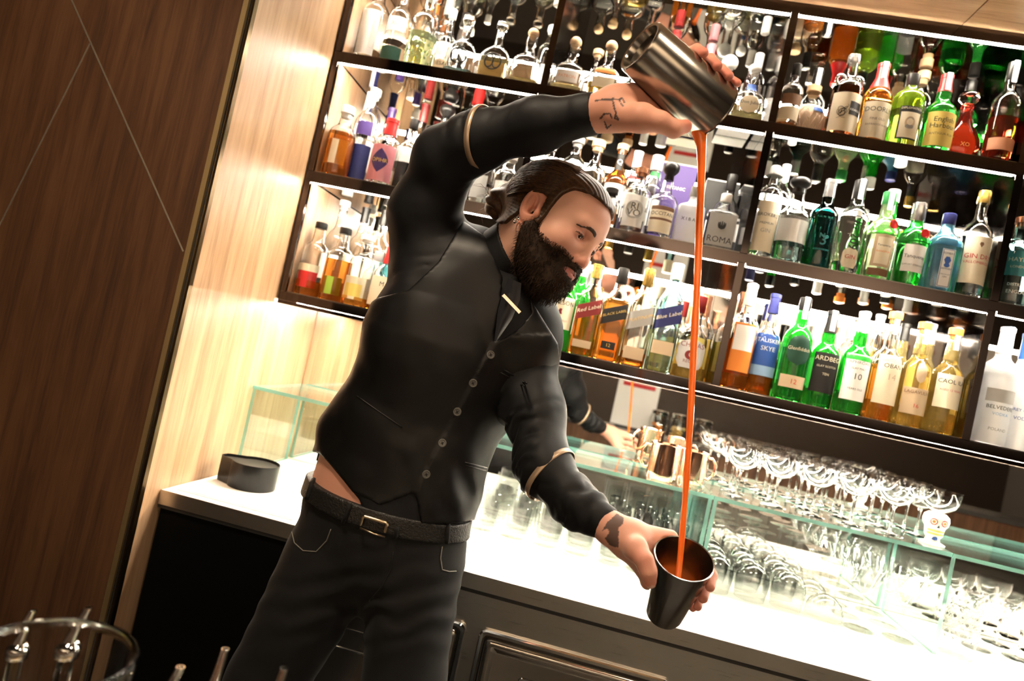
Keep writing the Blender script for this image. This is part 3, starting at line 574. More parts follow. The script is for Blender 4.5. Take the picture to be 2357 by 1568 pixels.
# bottom shelf, first niche
S_(3, 732, 511, FR, 'jug', .037, 'clear', 'bourbon', .20, ('screw', 'black', .02), [(.10,.32,.8,'red',[],{'cu':.2}),(.32,.42,1.0,'cream')], 'nearly empty bourbon bottle with red label by the left frame')
S_(3, 773, 520, FR, 'jug', .037, 'clear', 'bourbon', .56, ('screw', 'black', .02), [(.08,.32,.8,'lime',[],{'cu':.2})], 'dark amber bourbon bottle with green label, bottom shelf')
S_(3, 820, 538, FR, 'jug', .037, 'clear', 'amber', .12, ('cork', 'white', .022), [(.08,.40,.95,'cream',[]),(.12,.30,.7,'yellow',[],{'off':.001})], 'almost empty clear bourbon bottle with cream label')
S_(3, 858, 575, .10, 'std', .034, 'clear', 'orange', .28, ('screw', 'grey', .03), [(.08,.5,.9,'cream')], 'amber bottle with cream wrap label behind the vest edge')
S_(3, 900, 538, FR, 'squat', .040, 'clear', 'bourbon', .30, ('seal', 'red', .09), [(.06,.44,.9,'cream',[('M',.34,.013,'black')])], 'squat bourbon bottle with dripping red wax top')
S_(3, 790, 464, .20, 'std', .036, 'clear', 'clear', .3, ('cork', 'white', .03), [(.2,.45,.8,'white')], 'tall clear bottle with white stopper in the back corner, bottom shelf')
S_(3, 828, 467, .21, 'std', .036, 'clear', 'clear', .4, ('seal', 'black', .05), [(.15,.5,.9,'cream')], 'black capped bottle in the back row nearest the left corner, bottom shelf')
S_(3, 866, 474, .21, 'std', .036, 'clear', 'straw', .4, ('seal', 'black', .05), [(.15,.5,.9,'cream')], 'black capped bottle with straw liquid in the back row of bottom shelf')
S_(3, 898, 497, .19, 'jug', .034, 'clear', 'clear', .4, ('cork', 'black', .04), [(.30,.55,.9,'teal')], 'bottle with teal label and black cap in the back row of bottom shelf')
# bottom shelf, second niche
S_(3, 1332, 608, FR, 'std', .039, 'green', 'dgreen', .55, ('seal', 'maroon', .075), [(.24,.60,1.05,'cream',[('JAMESON',.53,.0125,'black'),('IRISH WHISKEY',.33,.005,'brown')])], 'green whiskey bottle with cream label beside the beard', extra=lambda *a: mk('crest_print', [a[1].pt(x*.001, a[2]*.43+y*.001, .0014) for x, y in ((-5, -7), (6, -7), (4, 0), (5, 8), (-1, 9), (-5, 2))], [(0, 1, 2, 3, 4, 5)], lmat('maroon'), a[0], False))
S_(3, 1350, 600, .17, 'std', .036, 'green', 'green', .5, ('screw', 'white', .05), [(.2,.5,.8,'cream')], 'green bottle with white cap behind the cream label whiskey')
S_(3, 1386, 611, FR, 'sq', .0345, 'clear', 'orange', .50, ('seal', 'gold', .04), [(.42,.58,.98,'maroon',[('Red Label',.51,.0105,'cream')],{'slope':.42}),(.08,.16,.75,'tan',[])], 'square whisky bottle with slanted dark red label')
S_(3, 1437, 618, FR, 'sq', .0345, 'clear', 'amber', .66, ('screw', 'black', .045), [(.42,.58,.98,'black',[('BLACK LABEL',.51,.0085,'gold')],{'slope':.42}),(.12,.20,.55,'black',[('12',.16,.009,'gold')])], 'square whisky bottle with slanted black label')
S_(3, 1491, 618, FR, 'sq', .0345, 'clear', 'bourbon', .14, ('screw', 'gold', .05), [(.40,.58,.98,'grey',[('PLATINUM',.49,.0105,'gold')],{'slope':.42}),(.07,.19,.8,'tan',[])], 'nearly empty square whisky bottle with slanted grey label')
S_(3, 1552, 606, FR, 'sq', .0355, 'aqua', 'aqua', .56, ('screw', 'cream', .045), [(.42,.60,.98,'navy',[('Blue Label',.52,.0105,'cream')],{'slope':.42}),(.16,.28,.8,'tan',[])], 'tall square aqua glass bottle with slanted navy label')
S_(3, 1611, 682, FR, 'squat', .040, 'clear', 'gold', .40, ('screw', 'maroon', .045), [(.12,.46,.9,'silver',[('CHIVAS',.40,.0125,'maroon'),('REGAL',.20,.008,'maroon')],{'shape':'shield'}),(.22,.34,.4,'maroon',[('C',.28,.012,'silver')],{'off':.001,'shape':'oval'})], 'round shouldered whisky bottle with silver crest label behind the pour')
S_(3, 1640, 684, .15, 'std', .036, 'clear', 'gold', .5, ('seal', 'copper', .06), [(.15,.5,.9,'yellow',[])], 'golden whisky bottle with copper cap behind the pour, second niche')
S_(3, 1585, 696, .19, 'std', .034, 'clear', 'gold', .5, ('screw', 'maroon', .045), [(.2,.5,.8,'cream')], 'golden bottle with plum cap behind the silver crest bottle')
# bottom shelf, third niche
S_(3, 1749, 658, FR, 'std', .037, 'clear', 'bourbon', .46, ('seal', 'cream', .06), [(.16,.62,.85,'orange',[]),(.36,.60,.74,'white',[],{'off':.0009})], 'whisky bottle with orange framed white label beside the divider', neck='white')
S_(3, 1700, 668, .10, 'std', .034, 'clear', 'gold', .5, ('seal', 'copper', .06), [(.15,.5,.9,'orange')], 'golden bottle with orange label tucked behind the divider')
S_(3, 1811, 679, FR, 'malt', .036, 'clear', 'bourbon', .30, ('seal', 'navy', .055), [(.18,.60,1.0,'blue',[('TALISKER',.53,.0115,'white'),('SKYE',.45,.0115,'white')]),(.18,.28,1.0,'sky',[],{'off':.0009})], 'whisky bottle with blue seascape label and navy cap')
S_(3, 1772, 700, .17, 'malt', .033, 'clear', 'gold', .4, ('seal', 'navy', .05), [(.2,.5,.8,'blue')], 'golden bottle with navy cap behind the seascape label bottle')
S_(3, 1876, 691, FR, 'std', .0385, 'green', 'dgreen', .50, ('screw', 'black', .035), [(.34,.64,.85,'darkgreen',[('Glenfiddich',.50,.0105,'cream')],{'shape':'oval'}),(.12,.24,.95,'tan',[('12',.18,.012,'red')])], 'green whisky bottle with dark oval label and tan strip', neck='white')
S_(3, 1937, 720, FR, 'malt', .0375, 'green', 'dgreen', .5, ('seal', 'black', .06), [(.15,.56,.95,'black',[('ARDBEG',.50,.0125,'cream'),('ISLAY SCOTCH',.42,.005,'cream'),('TEN',.34,.006,'cream')])], 'green whisky bottle with black label and pale lettering', neck='white')
S_(3, 2004, 721, FR, 'malt', .0375, 'green', 'dgreen', .20, ('seal', 'white', .055), [(.13,.58,.95,'white',[('LAPHROAIG',.50,.0105,'black'),('ISLAY MALT',.44,.005,'black'),('10',.36,.015,'black'),('YEARS OLD',.24,.005,'black')])], 'green whisky bottle with tall white label and white cap', neck='white')
S_(3, 2074, 721, FR, 'malt', .037, 'clear', 'amber', .5, ('cork', 'orange', .032), [(.15,.60,1.0,'cream',[('OBAN',.50,.011,'black'),('14',.40,.016,'tan')],{'cu':.15})], 'amber whisky bottle with cream label and orange cork top', neck='white')
S_(3, 2132, 743, FR, 'malt', .0365, 'straw', 'gold', .7, ('cork', 'orange', .03), [(.12,.37,1.0,'tan',[('LAGAVULIN',.33,.008,'brown'),('16',.2,.010,'red')]),(.42,.62,.35,'tan',[],{'shape':'oval'})], 'golden whisky bottle with tan label and oval shoulder label', neck='white')
S_(3, 2205, 757, FR, 'malt', .0375, 'straw', 'gold', .7, ('cork', 'orange', .03), [(.24,.56,1.0,'cream',[('CAOL ILA',.49,.0115,'black'),('AGED 12 YEARS',.41,.005,'red')])], 'straw gold whisky bottle with cream label nearest the right divider', neck='white')
S_(3, 1965, 742, .20, 'tall', .030, 'clear', 'straw', .4, ('screw', 'cream', .05), [(.2,.6,.9,'cream')], 'slim cream wrapped bottle in the back row between the green bottles')
S_(3, 2048, 728, .21, 'malt', .033, 'clear', 'amber', .5, ('seal', 'white', .05), [(.2,.5,.8,'white')], 'amber bottle with white capsule in the back row of third bottom niche')
S_(3, 2108, 750, .20, 'malt', .033, 'straw', 'gold', .5, ('seal', 'black', .05), [(.2,.5,.8,'tan')], 'golden bottle with black capsule in the back row of third bottom niche')
S_(3, 2170, 750, .20, 'malt', .033, 'straw', 'gold', .5, ('seal', 'white', .06), [(.2,.5,.8,'cream')], 'golden bottle with white capsule in the back row of third bottom niche')
S_(3, 2238, 768, .16, 'tall', .030, 'clear', 'clear', .4, ('screw', 'grey', .05), [(.1,.6,.9,'white')], 'slim clear bottle squeezed beside the right divider, bottom shelf')
# bottom shelf, fourth niche
S_(3, 2322, 755, FR, 'vodka', .041, 'frost', 'frost', .60, ('seal', 'white', .07), [(.36,.47,.95,'grey',[]),(.1,.3,.9,None,[('BELVEDERE',.315,.0135,'black'),('VODKA',.26,.007,'sky'),('POLAND',.13,.007,'grey')])], 'frosted white vodka bottle with grey tree band, fourth niche', rough=.3, neck='sky')
S_(3, 2372, 770, .10, 'vodka', .040, 'frost', 'frost', .60, ('seal', 'blue', .07), [(.1,.3,.9,None,[('GREY GOOSE',.34,.010,'blue'),('VODKA',.27,.008,'blue')])], 'frosted vodka bottle with blue lettering at the picture edge', rough=.3, neck='white')
# settle the bottles so that none touch: back row gives way first
def settle():
    it = []
    for a, k in SPECS:
        T = P(a[1], a[2], a[3]); r = a[5]*(1.08 if a[4] == 'tanq' else 1.0)+.0012; bay = int(min(NB-1, max(0, T[0]//BW)))
        it.append(dict(row=a[0], x=T[0], y=a[3], z=T[2], r=r, w=.04 if a[3] < .12 else 1.0, lo=bay*BW+(.019 if bay == 0 else .011)+r, hi=(bay+1)*BW-.011-r, bay=bay))
    for _ in range(400):
        mv = 0
        for i in range(len(it)):
            for j in range(i+1, len(it)):
                A, B_ = it[i], it[j]
                if A['row'] != B_['row'] or A['bay'] != B_['bay']: continue
                dx, dy = B_['x']-A['x'], B_['y']-A['y']; d = math.hypot(dx, dy) or 1e-5; g = A['r']+B_['r']-d
                if g > 1e-5:
                    mv += g; t = A['w']+B_['w']; sy = 1.0 if abs(A['w']-B_['w']) > .1 else .35; ux, uy = dx/d, dy/d*sy
                    A['x'] -= ux*g*A['w']/t; A['y'] -= uy*g*A['w']/t; B_['x'] += ux*g*B_['w']/t; B_['y'] += uy*g*B_['w']/t
        for A in it: A['x'] = min(max(A['x'], A['lo']), A['hi']); A['y'] = min(max(A['y'], A['r']+.006), YB-.005-A['r'])
        if mv < 1e-4: break
    for (a, k), A in zip(SPECS, it):
        k['pos'] = (A['x'], A['y'], A['z']); bottle(*a, **k)
settle()
# cartons standing at the back
def carton(row, x0, x1, y0, y1, h, col, txt, tcol, desc):
    zb = ZS+(3-row)*H+0.0032; root = tag(empty('bottle_carton', ((x0+x1)/2, (y0+y1)/2, zb)), desc, 'box'); w_, d_ = (x1-x0)/2, (y1-y0)/2
    box('carton_body', (-w_, -d_, 0), (w_, d_, h-.004), lmat(col), root, .001); box('carton_lid', (-w_+.001, -d_+.001, h-.0038), (w_-.001, d_-.001, h), lmat(tcol), root)
    if txt:
        V, F = text_mesh(txt); lo = mk('lettering', [(x*.014, -d_-.0006, h*.72+y*.014) for x, y in V], F, lmat(tcol), root, False)
    return root
def cx(px, Y, row): return P(px, {1: 200, 2: 480, 3: 780}[row], Y)[0]
carton(2, cx(1500, .25, 2), cx(1585, .25, 2), .215, .285, .275, 'purple', 'BOTANIC', 'cream', 'dark purple bottle carton at the back of the middle shelf')
carton(2, cx(1612, .25, 2), cx(1690, .25, 2), .225, .29, .25, 'black', None, 'white', 'black bottle carton with white lid at the back of the middle shelf')
carton(3, cx(1222, .10, 3), cx(1262, .10, 3), .09, .16, .25, 'cream', None, 'brown', 'cream whisky carton with brown lid beside the beard, bottom shelf')
# ------------------------------------------------------------------ glassware and things on the worktop
def wall(outer, t=0.0013):                                    # outer bowl profile -> closed thin wall (outer up, inner down)
    inner = [(max(r-t, .0006), z if k else z+t) for k, (r, z) in enumerate(outer)]
    return outer+inner[::-1]
def bowl_curve(r0, z0, r1, z1, pw, n=9):
    return [(r0+(r1-r0)*math.sin(PI/2*min(1, (k/n)**pw)) if pw < 1 else r0+(r1-r0)*(k/n)**pw, z0+(z1-z0)*k/n) for k in range(n+1)]
def stem_glass(foot, hstem, bowl, flip_h=None):
    """meshes for foot, stem and bowl; flip_h turns the glass upside down"""
    ft = [(foot, 0), (foot, .0012), (foot*.6, .003), (.006, .0055)]; st = [(.0058, .0056), (.0036, .014), (.0034, hstem-.012), (.006, hstem-.0004)]
    parts = [('foot', ft), ('stem', st), ('bowl', wall(bowl))]
    out = []
    for n_, pr in parts:
        if flip_h: pr = [(r, flip_h-z) for r, z in pr]
        me = lathe_mesh(n_, pr)
        if flip_h: me.flip_normals()
        out.append((n_, me))
    return out
GM2 = pmat('sparkling_glass', (1, 1, 1), 0.0, trans=1.0, ior=1.5)
COUPE = stem_glass(.034, .075, [(.007, .075), (.022, .081), (.036, .092), (.044, .106), (.0475, .122), (.048, .140)])
for _n, _me in COUPE: _me.materials[0] = GM2
WINE_UP = stem_glass(.035, .085, [(.007, .085), (.026, .092), (.039, .108), (.0435, .128), (.043, .150), (.039, .180)], .182)
COUPE_UP = stem_glass(.034, .088, [(.007, .088), (.024, .094), (.040, .108), (.047, .126), (.048, .146)], .148)
MARTINI = stem_glass(.036, .085, [(.005, .085), (.014, .095), (.028, .120), (.044, .152), (.0475, .158)])
NICK = stem_glass(.032, .080, [(.006, .080), (.020, .090), (.030, .110), (.034, .135), (.036, .158)])
TUMBLER = [('tumbler_body', lathe_mesh('tumbler_body', [(.036, 0), (.0375, .002), (.041, .095), (.0395, .0955), (.0355, .010), (.001, .009)]))]
HIGHBALL = [('tumbler_body', lathe_mesh('tumbler_body', [(.029, 0), (.030, .002), (.033, .150), (.0316, .1505), (.0285, .012), (.001, .011)]))]
def stand(kind, name, x, y, z, label, group, cat='glass'):
    r = tag(empty(name, (x, y, z), RNG.uniform(0, 6)), label, cat, group)
    for n_, me in kind: ob(n_, me, r)
    return r
zg = ZC+ZG+0.0004
for j, y in enumerate((.045, .145, .243)):
    for i in range(6):
        x = 1.372+i*.0985+j*.010
        if j == 0 and i == 5: continue
        nth = ('front', 'middle', 'back')[j]; pos = ('first', 'second', 'third', 'fourth', 'fifth', 'sixth')[i]
        stand(COUPE, 'coupe_glass', x, y, zg, f'{pos} clear coupe from the copper mugs, {nth} row on the glass shelf', 'coupes on the glass shelf')
# coupe with a painted skull stem at the right end
sk = tag(empty('skull_stem_glass', (1.8705, .045, zg), -.15), 'coupe glass with white painted skull stem at the end of the row', 'glass', 'coupes on the glass shelf')
ob('bowl', lathe_mesh('bowl', wall([(.007, .082), (.022, .088), (.036, .097), (.044, .110), (.0475, .124), (.048, .142)])), sk)
_sk = [(.030, 0), (.031, .003), (.018, .008), (.016, .016), (.0215, .024), (.0225, .034), (.024, .044), (.0295, .052), (.0315, .063), (.029, .074), (.020, .081), (.006, .0825)]
skull = ob('skull_stem', lathe_mesh('skull_stem', _sk, 32, pmat('white_ceramic', (.88, .86, .82), .25)), sk)
def on_skull(u, z, off=.0006):
    for (r0, z0), (r1, z1) in zip(_sk[2:-1], _sk[3:]):
        if z0 <= z <= z1: r = r0+(r1-r0)*(z-z0)/(z1-z0); return ((r+off)*math.sin(u/r), -(r+off)*math.cos(u/r), z)
for sx, c in ((-1, 'orange'), (1, 'orange')):
    for rr, cc in ((.0085, 'red'), (.0062, 'white'), (.0035, c)):
        pts = [on_skull(sx*.0125+rr*math.cos(t), .060+rr*math.sin(t), .0006+.0004*(.009-rr)*300) for t in np.linspace(0, 2*PI, 18)[:-1]]; mk('painted_eye', pts, [tuple(range(17))], lmat(cc), skull, False)
mk('painted_nose', [on_skull(x*.001, .046+z*.001, .0009) for x, z in ((-3.5, 0), (3.5, 0), (0, 8))], [(0, 1, 2)], lmat('black'), skull, False)
for z in (.0265, .0345):
    V = []; F = []
    for i in range(13):
        u = -.022+.044*i/12; V += [on_skull(u, z, .0007), on_skull(u, z+.0045, .0007)]
    for i in range(12): F.append((2*i, 2*i+2, 2*i+3, 2*i+1))
    mk('painted_band', V, F, lmat('yellow'), skull, False)
mk('painted_leaf', [on_skull(x*.001, .017+z*.001, .0008) for x, z in ((-7, -3), (0, -5), (7, -3), (5, 4), (0, 6), (-5, 4))], [tuple(range(6))], lmat('blue'), skull, False)
# copper mugs
def copper_mug(x, y, h, r, rz, label):
    o = tag(empty('copper_mug', (x, y, zg), rz), label, 'mug', 'copper mugs on the glass shelf')
    ob('mug_body', lathe_mesh('mug_body', [(r*.90, 0), (r*.97, .003), (r, h*.2), (r, h-.004), (r+.0015, h), (r-.0005, h+.0005), (r-.0018, h-.006), (r-.0022, .008), (.001, .006)], 32, M_COPPER, 40), o)
    MB().tube([(r-.001, 0, h*.82), (r+.016, 0, h*.86), (r+.028, 0, h*.70), (r+.028, 0, h*.38), (r+.014, 0, h*.20), (r-.001, 0, h*.24)], .0038, 8).build('mug_handle', M_COPPER, o, True)
copper_mug(1.168, .035, .098, .042, 2.6, 'larger copper mug near the pour on the glass shelf')
copper_mug(1.255, .105, .092, .038, 0.3, 'copper mug set behind beside the first coupe')
# under the shelf: upturned stemware, tumblers, martini glasses
zw = ZC+.0004
def rowset(kind, name, xs, ys, lab, grp):
    for j, y in enumerate(ys):
        for i, x in enumerate(xs):
            stand(kind, name, x+j*.004, y, zw, f'{("first","second","third","fourth","fifth")[i]} {lab}, {("front","middle","back")[j]} row under the glass shelf', grp)
rowset(WINE_UP, 'wine_glass', [1.362, 1.455, 1.548], (.035, .13, .225), 'upturned wine glass right of the double upright', 'upturned wine glasses')
rowset(COUPE_UP, 'coupe_glass', [1.648], (.045, .19), 'upturned clear coupe beside the martini glasses', 'upturned coupes')
rowset(MARTINI, 'martini_glass', [1.728, 1.826], (.02, .125, .228), 'upright martini glass left of the single glass upright', 'martini glasses')
rowset(TUMBLER, 'tumbler', [.72, .81, .90, .99], (.02, .125, .23), 'clear tumbler left of the pouring hand', 'low tumblers')
rowset(HIGHBALL, 'highball_glass', [1.08, 1.158, 1.236], (.03, .12, .21), 'tall clear highball glass behind the lower tin', 'highball glasses')
rowset(COUPE, 'coupe_glass', [2.07, 2.172, 2.274], (.13, .235), 'upright clear coupe right of the cut mixing glass', 'upright coupes at the right end')
# cut crystal mixing glass
mg = tag(empty('mixing_glass', (1.957, .010, zw)), 'clear mixing glass with diamond cut pattern at the right end of worktop', 'mixing glass')
ob('glass_body', lathe_mesh('glass_body', [(.040, 0), (.0415, .003), (.0425, .150), (.0405, .1505), (.039, .016), (.001, .014)], 36), mg)
m = MB()
for s in (-1, 1):
    for k in range(14):
        a0 = 2*PI*k/14; m.tube([(.0427*math.cos(a0+s*t*1.35), .0427*math.sin(a0+s*t*1.35), .045+.085*t) for t in np.linspace(0, 1, 14)], .0011, 5)
m.build('diamond_cut', GM2, mg, True)
# ribbed mat and black spouted container by the wooden wall
mat_ = tag(empty('bar_mat', (0.02, -.318, ZC+.0003)), 'white ribbed bar mat lying on the worktop corner', 'mat')
box('mat_base', (0, 0, 0), (.30, .30, .002), pmat('white_rubber', (.80, .78, .74), .6), mat_)
m = MB()
for k in range(36): m.box((.004, .004+k*.0082, .0021), (.296, .0075+k*.0082, .0042), )
m.build('mat_rib', MATS['white_rubber'], mat_)['kind'] = 'stuff'
tc = PZ(590, 1128, ZC); R_ = .062; ct = tag(empty('spouted_container', (.118, -.145, ZC+.0046), 0.0), 'black round container with pointed spout on the ribbed mat', 'container')
pts = []
for t in np.linspace(-PI*.80, PI*.80, 44): pts.append((R_*math.cos(t), R_*math.sin(t)))
pts += [(-R_*1.42, R_*.30), (-R_*1.52, R_*.16), (-R_*1.52, -R_*.16), (-R_*1.42, -R_*.30)]
def ringed(sc_, z): return [(x*sc_, y*sc_, z) for x, y in pts]
n = len(pts); V = ringed(.985, 0)+ringed(1, .003)+ringed(1, .066)+ringed(.97, .0665)+ringed(.955, .006); F = []
for k in range(4):
    for i in range(n): j = (i+1) % n; F.append((k*n+i, k*n+j, (k+1)*n+j, (k+1)*n+i))
F.append(tuple(range(n-1, -1, -1))); F.append(tuple(4*n+i for i in range(n)))
mk('container_body', V, F, pmat('black_gloss', (.005, .0045, .004), .3, spec=.35), ct, True, 35)
mk('container_lid', [(x*.952, y*.952, .058) for x, y in pts]+[(x*.952, y*.952, .0595) for x, y in pts], [tuple(range(n-1, -1, -1)), tuple(range(n, 2*n))]+[(i, (i+1) % n, n+(i+1) % n, n+i) for i in range(n)], pmat('black_tray', (.02, .018, .016), .4), ct, False)
# ------------------------------------------------------------------ bartender: implicit surfaces meshed with surface nets
from mathutils.bvhtree import BVHTree
nz = lambda v: np.asarray(v, float)/np.linalg.norm(v)
_LAT = RNG.rand(32, 32, 32).astype(np.float32)
def vnoise(p, s):                                             # value noise, p (n,3)
    q = p*s; i = np.floor(q).astype(int); f = q-i; f = f*f*(3-2*f); o = 0
    for dx in (0, 1):
        for dy in (0, 1):
            for dz in (0, 1):
                w_ = (f[:, 0] if dx else 1-f[:, 0])*(f[:, 1] if dy else 1-f[:, 1])*(f[:, 2] if dz else 1-f[:, 2])
                o = o+w_*_LAT[(i[:, 0]+dx) % 32, (i[:, 1]+dy) % 32, (i[:, 2]+dz) % 32]
    return o*2-1
class SDF:
    def __init__(s, lo, hi, h, big=0.25):
        s.lo = np.asarray(lo, float); s.h = h; s.n = np.ceil((np.asarray(hi)-s.lo)/h).astype(int)+1; s.D = np.full(s.n, big, np.float32)
    def sub(s, lo, hi):
        a = np.clip(np.floor((np.asarray(lo)-s.lo)/s.h).astype(int), 0, s.n-1); b = np.clip(np.ceil((np.asarray(hi)-s.lo)/s.h).astype(int)+1, 1, s.n)
        sl = tuple(slice(x, y) for x, y in zip(a, b)); ax = [s.lo[k]+s.h*np.arange(a[k], b[k]) for k in range(3)]
        return sl, np.stack(np.meshgrid(*ax, indexing='ij'), -1).astype(np.float32)
    def op(s, lo, hi, fn, k=0.0, mode='u'):
        sl, p = s.sub(lo, hi)
        if 0 in p.shape: return s
        d = fn(p); A = s.D[sl]
        if mode == 'u': r = np.minimum(A, d); e = -1
        elif mode == 's': d = -d; r = np.maximum(A, d); e = 1
        else: r = np.maximum(A, d); e = 1
        if k: hh = np.maximum(k-np.abs(A-d), 0)/k; r = r+e*hh*hh*k*.25
        s.D[sl] = r; return s
    def cone(s, a, b, ra, rb, k=0.01, mode='u', g=None, q=1.0):
        a = np.asarray(a, np.float32); b = np.asarray(b, np.float32); m = max(ra, rb)+k+4*s.h; ab = b-a; L = float(ab@ab) or 1e-9
        def fn(p):
            v = p-a
            if g is not None: v = v+(1/q-1)*((v@np.asarray(g, np.float32)-np.clip((v@ab)/L, 0, 1)*float(ab@g))[..., None])*np.asarray(g, np.float32)
            t = np.clip((v@ab)/L, 0, 1); d = np.sqrt(((v-t[..., None]*ab)**2).sum(-1))-(ra+(rb-ra)*t); return d*(q if q < 1 else 1)
        return s.op(np.minimum(a, b)-m, np.maximum(a, b)+m, fn, k, mode)
    def chain(s, pts, k=0.01, **kw):
        for A, B_ in zip(pts[:-1], pts[1:]): s.cone(A[0], B_[0], A[1], B_[1], k, **kw)
        return s
    def ell(s, c, ax, r, k=0.01, mode='u'):
        c = np.asarray(c, np.float32); M = np.asarray(ax, np.float32); r = np.asarray(r, np.float32); m = float(r.max())+k+4*s.h
        def fn(p):
            v = (p-c)@M.T; k0 = np.sqrt(((v/r)**2).sum(-1)); k1 = np.sqrt(((v/(r*r))**2).sum(-1))+1e-9; return k0*(k0-1)/k1
        return s.op(c-m, c+m, fn, k, mode)
    def pts(s):
        ax = [s.lo[k]+s.h*np.arange(s.n[k]) for k in range(3)]; return np.stack(np.meshgrid(*ax, indexing='ij'), -1).astype(np.float32)
    def near(s, w_):                                          # boolean mask near the surface and those points
        m = np.abs(s.D) < w_; idx = np.argwhere(m); return m, s.lo+s.h*idx
    def mesh(s, smooth=1):
        D = s.D; S = D < 0; n = D.shape; c = np.zeros(tuple(x-1 for x in n), np.int8)
        for i in (0, 1):
            for j in (0, 1):
                for k in (0, 1): c += S[i:n[0]-1+i, j:n[1]-1+j, k:n[2]-1+k]
        act = np.argwhere((c > 0) & (c < 8)); idm = np.full(c.shape, -1, np.int64); idm[tuple(act.T)] = np.arange(len(act))
        acc = np.zeros((len(act), 3)); cnt = np.zeros(len(act)); cor = [(i, j, k) for i in (0, 1) for j in (0, 1) for k in (0, 1)]
        val = {q: D[tuple((act+q).T)] for q in cor}
        for q in cor:
            for ax in range(3):
                if q[ax] == 0:
                    r = list(q); r[ax] = 1; r = tuple(r); a, b = val[q], val[r]; m = (a < 0) != (b < 0); t = np.where(m, a/np.where(m, a-b, 1), 0)
                    e = np.array(q, float)[None]+t[:, None]*np.eye(3)[ax]; acc[m] += e[m]; cnt[m] += 1
        V = s.lo+s.h*(act+acc/np.maximum(cnt, 1)[:, None]); F = []
        for ax in range(3):
            o = [x for x in range(3) if x != ax]; sl0 = [slice(None)]*3; sl1 = [slice(None)]*3; sl0[ax] = slice(0, -1); sl1[ax] = slice(1, None)
            a, b = S[tuple(sl0)], S[tuple(sl1)]; e = np.argwhere(a != b); e = e[(e[:, o[0]] > 0) & (e[:, o[1]] > 0) & (e[:, o[0]] < n[o[0]]-1) & (e[:, o[1]] < n[o[1]]-1)]
            if not len(e): continue
            ins = a[tuple(e.T)]; qd = []
            for d0, d1 in ((-1, -1), (0, -1), (0, 0), (-1, 0)): t = e.copy(); t[:, o[0]] += d0; t[:, o[1]] += d1; qd.append(idm[tuple(t.T)])
            qd = np.stack(qd, 1); fl = ins if ax != 1 else ~ins; qd[~fl] = qd[~fl][:, ::-1]; F.append(qd)
        F = np.concatenate(F); F = F[(F >= 0).all(1)]
        for _ in range(smooth):
            A = np.zeros_like(V); N = np.zeros(len(V))
            for i in range(4): np.add.at(A, F[:, i], V[F[:, (i+1) % 4]]); np.add.at(N, F[:, i], 1); np.add.at(A, F[:, (i+1) % 4], V[F[:, i]]); np.add.at(N, F[:, (i+1) % 4], 1)
            V = .5*V+.5*A/np.maximum(N, 1)[:, None]
        return V, F
def vnormals(V, F):
    n = np.cross(V[F[:, 2]]-V[F[:, 0]], V[F[:, 3]]-V[F[:, 1]]); N = np.zeros_like(V)
    for i in range(4): np.add.at(N, F[:, i], n)
    return N/(np.linalg.norm(N, axis=1)[:, None]+1e-12)
def quad_mesh(name, V, F, mat, parent, cols=None):
    me = bpy.data.meshes.new(name); me.vertices.add(len(V)); me.vertices.foreach_set('co', np.asarray(V, np.float32).ravel())
    me.loops.add(4*len(F)); me.loops.foreach_set('vertex_index', F.astype(np.int32).ravel()); me.polygons.add(len(F))
    me.polygons.foreach_set('loop_start', np.arange(0, 4*len(F), 4, dtype=np.int32)); me.polygons.foreach_set('use_smooth', np.ones(len(F), bool)); me.update(calc_edges=True); me.validate()
    if cols is not None:
        a = me.color_attributes.new('tint', 'FLOAT_COLOR', 'POINT'); a.data.foreach_set('color', np.concatenate([cols, np.ones((len(cols), 1))], 1).astype(np.float32).ravel())
    me.materials.append(mat); o = bpy.data.objects.new(name, me); COL.objects.link(o); o.parent = parent; return o
def pix(V):
    d = np.asarray(V)-CAM; z = d@CF; return np.stack([1178.5+FPX*(d@CR)/z, 784-FPX*(d@CU)/z], -1)
def polyd(q, poly):                                           # signed distance to a polygon outline (inside < 0)
    poly = np.asarray(poly, float); d = np.full(len(q), 1e9); ins = np.zeros(len(q), bool)
    for a, b in zip(poly, np.roll(poly, -1, 0)):
        e = b-a; w_ = q-a; t = np.clip((w_@e)/(e@e), 0, 1); d = np.minimum(d, ((w_-t[:, None]*e)**2).sum(1))
        c = ((a[1] <= q[:, 1]) & (b[1] > q[:, 1])) | ((b[1] <= q[:, 1]) & (a[1] > q[:, 1])); xx = a[0]+(q[:, 1]-a[1])*(e[0])/(e[1] if e[1] else 1e-9); ins ^= c & (q[:, 0] < xx)
    return np.where(ins, -1, 1)*np.sqrt(d)
sstep = lambda x, a, b: (lambda t: t*t*(3-2*t))(np.clip((x-a)/(b-a), 0, 1))

# ---- materials
def cloth(name, col, rough, sheen, nscale, bstr, spec=0.3):
    m = pmat(name, col, rough, sheen=sheen, spec=spec); n_ = noise(m.node_tree, nscale, (1, 1, 1), 3, .6); bump(m, n_.outputs[0], bstr, .0006); return m
M_SHIRT = cloth('black_cotton', (.0034, .0035, .0042), .58, .02, 900, .25)
M_VEST = cloth('black_satin_wool', (.0036, .0034, .0033), .42, .01, 1400, .2, .40)
M_JEANS = cloth('black_denim', (.0055, .0050, .0047), .75, .04, 1500, .4)
M_BELT = pmat('black_leather', (.012, .011, .010), .45); bump(M_BELT, noise(M_BELT.node_tree, 260, (1, 1, 1), 2).outputs[0], .8, .002)
M_TIE = pmat('black_silk', (.028, .028, .032), .32)
M_SKIN = pmat('skin', (.6, .34, .24), .56, sss=.12, spec=.4); _a = M_SKIN.node_tree.nodes.new('ShaderNodeAttribute'); _a.attribute_name = 'tint'
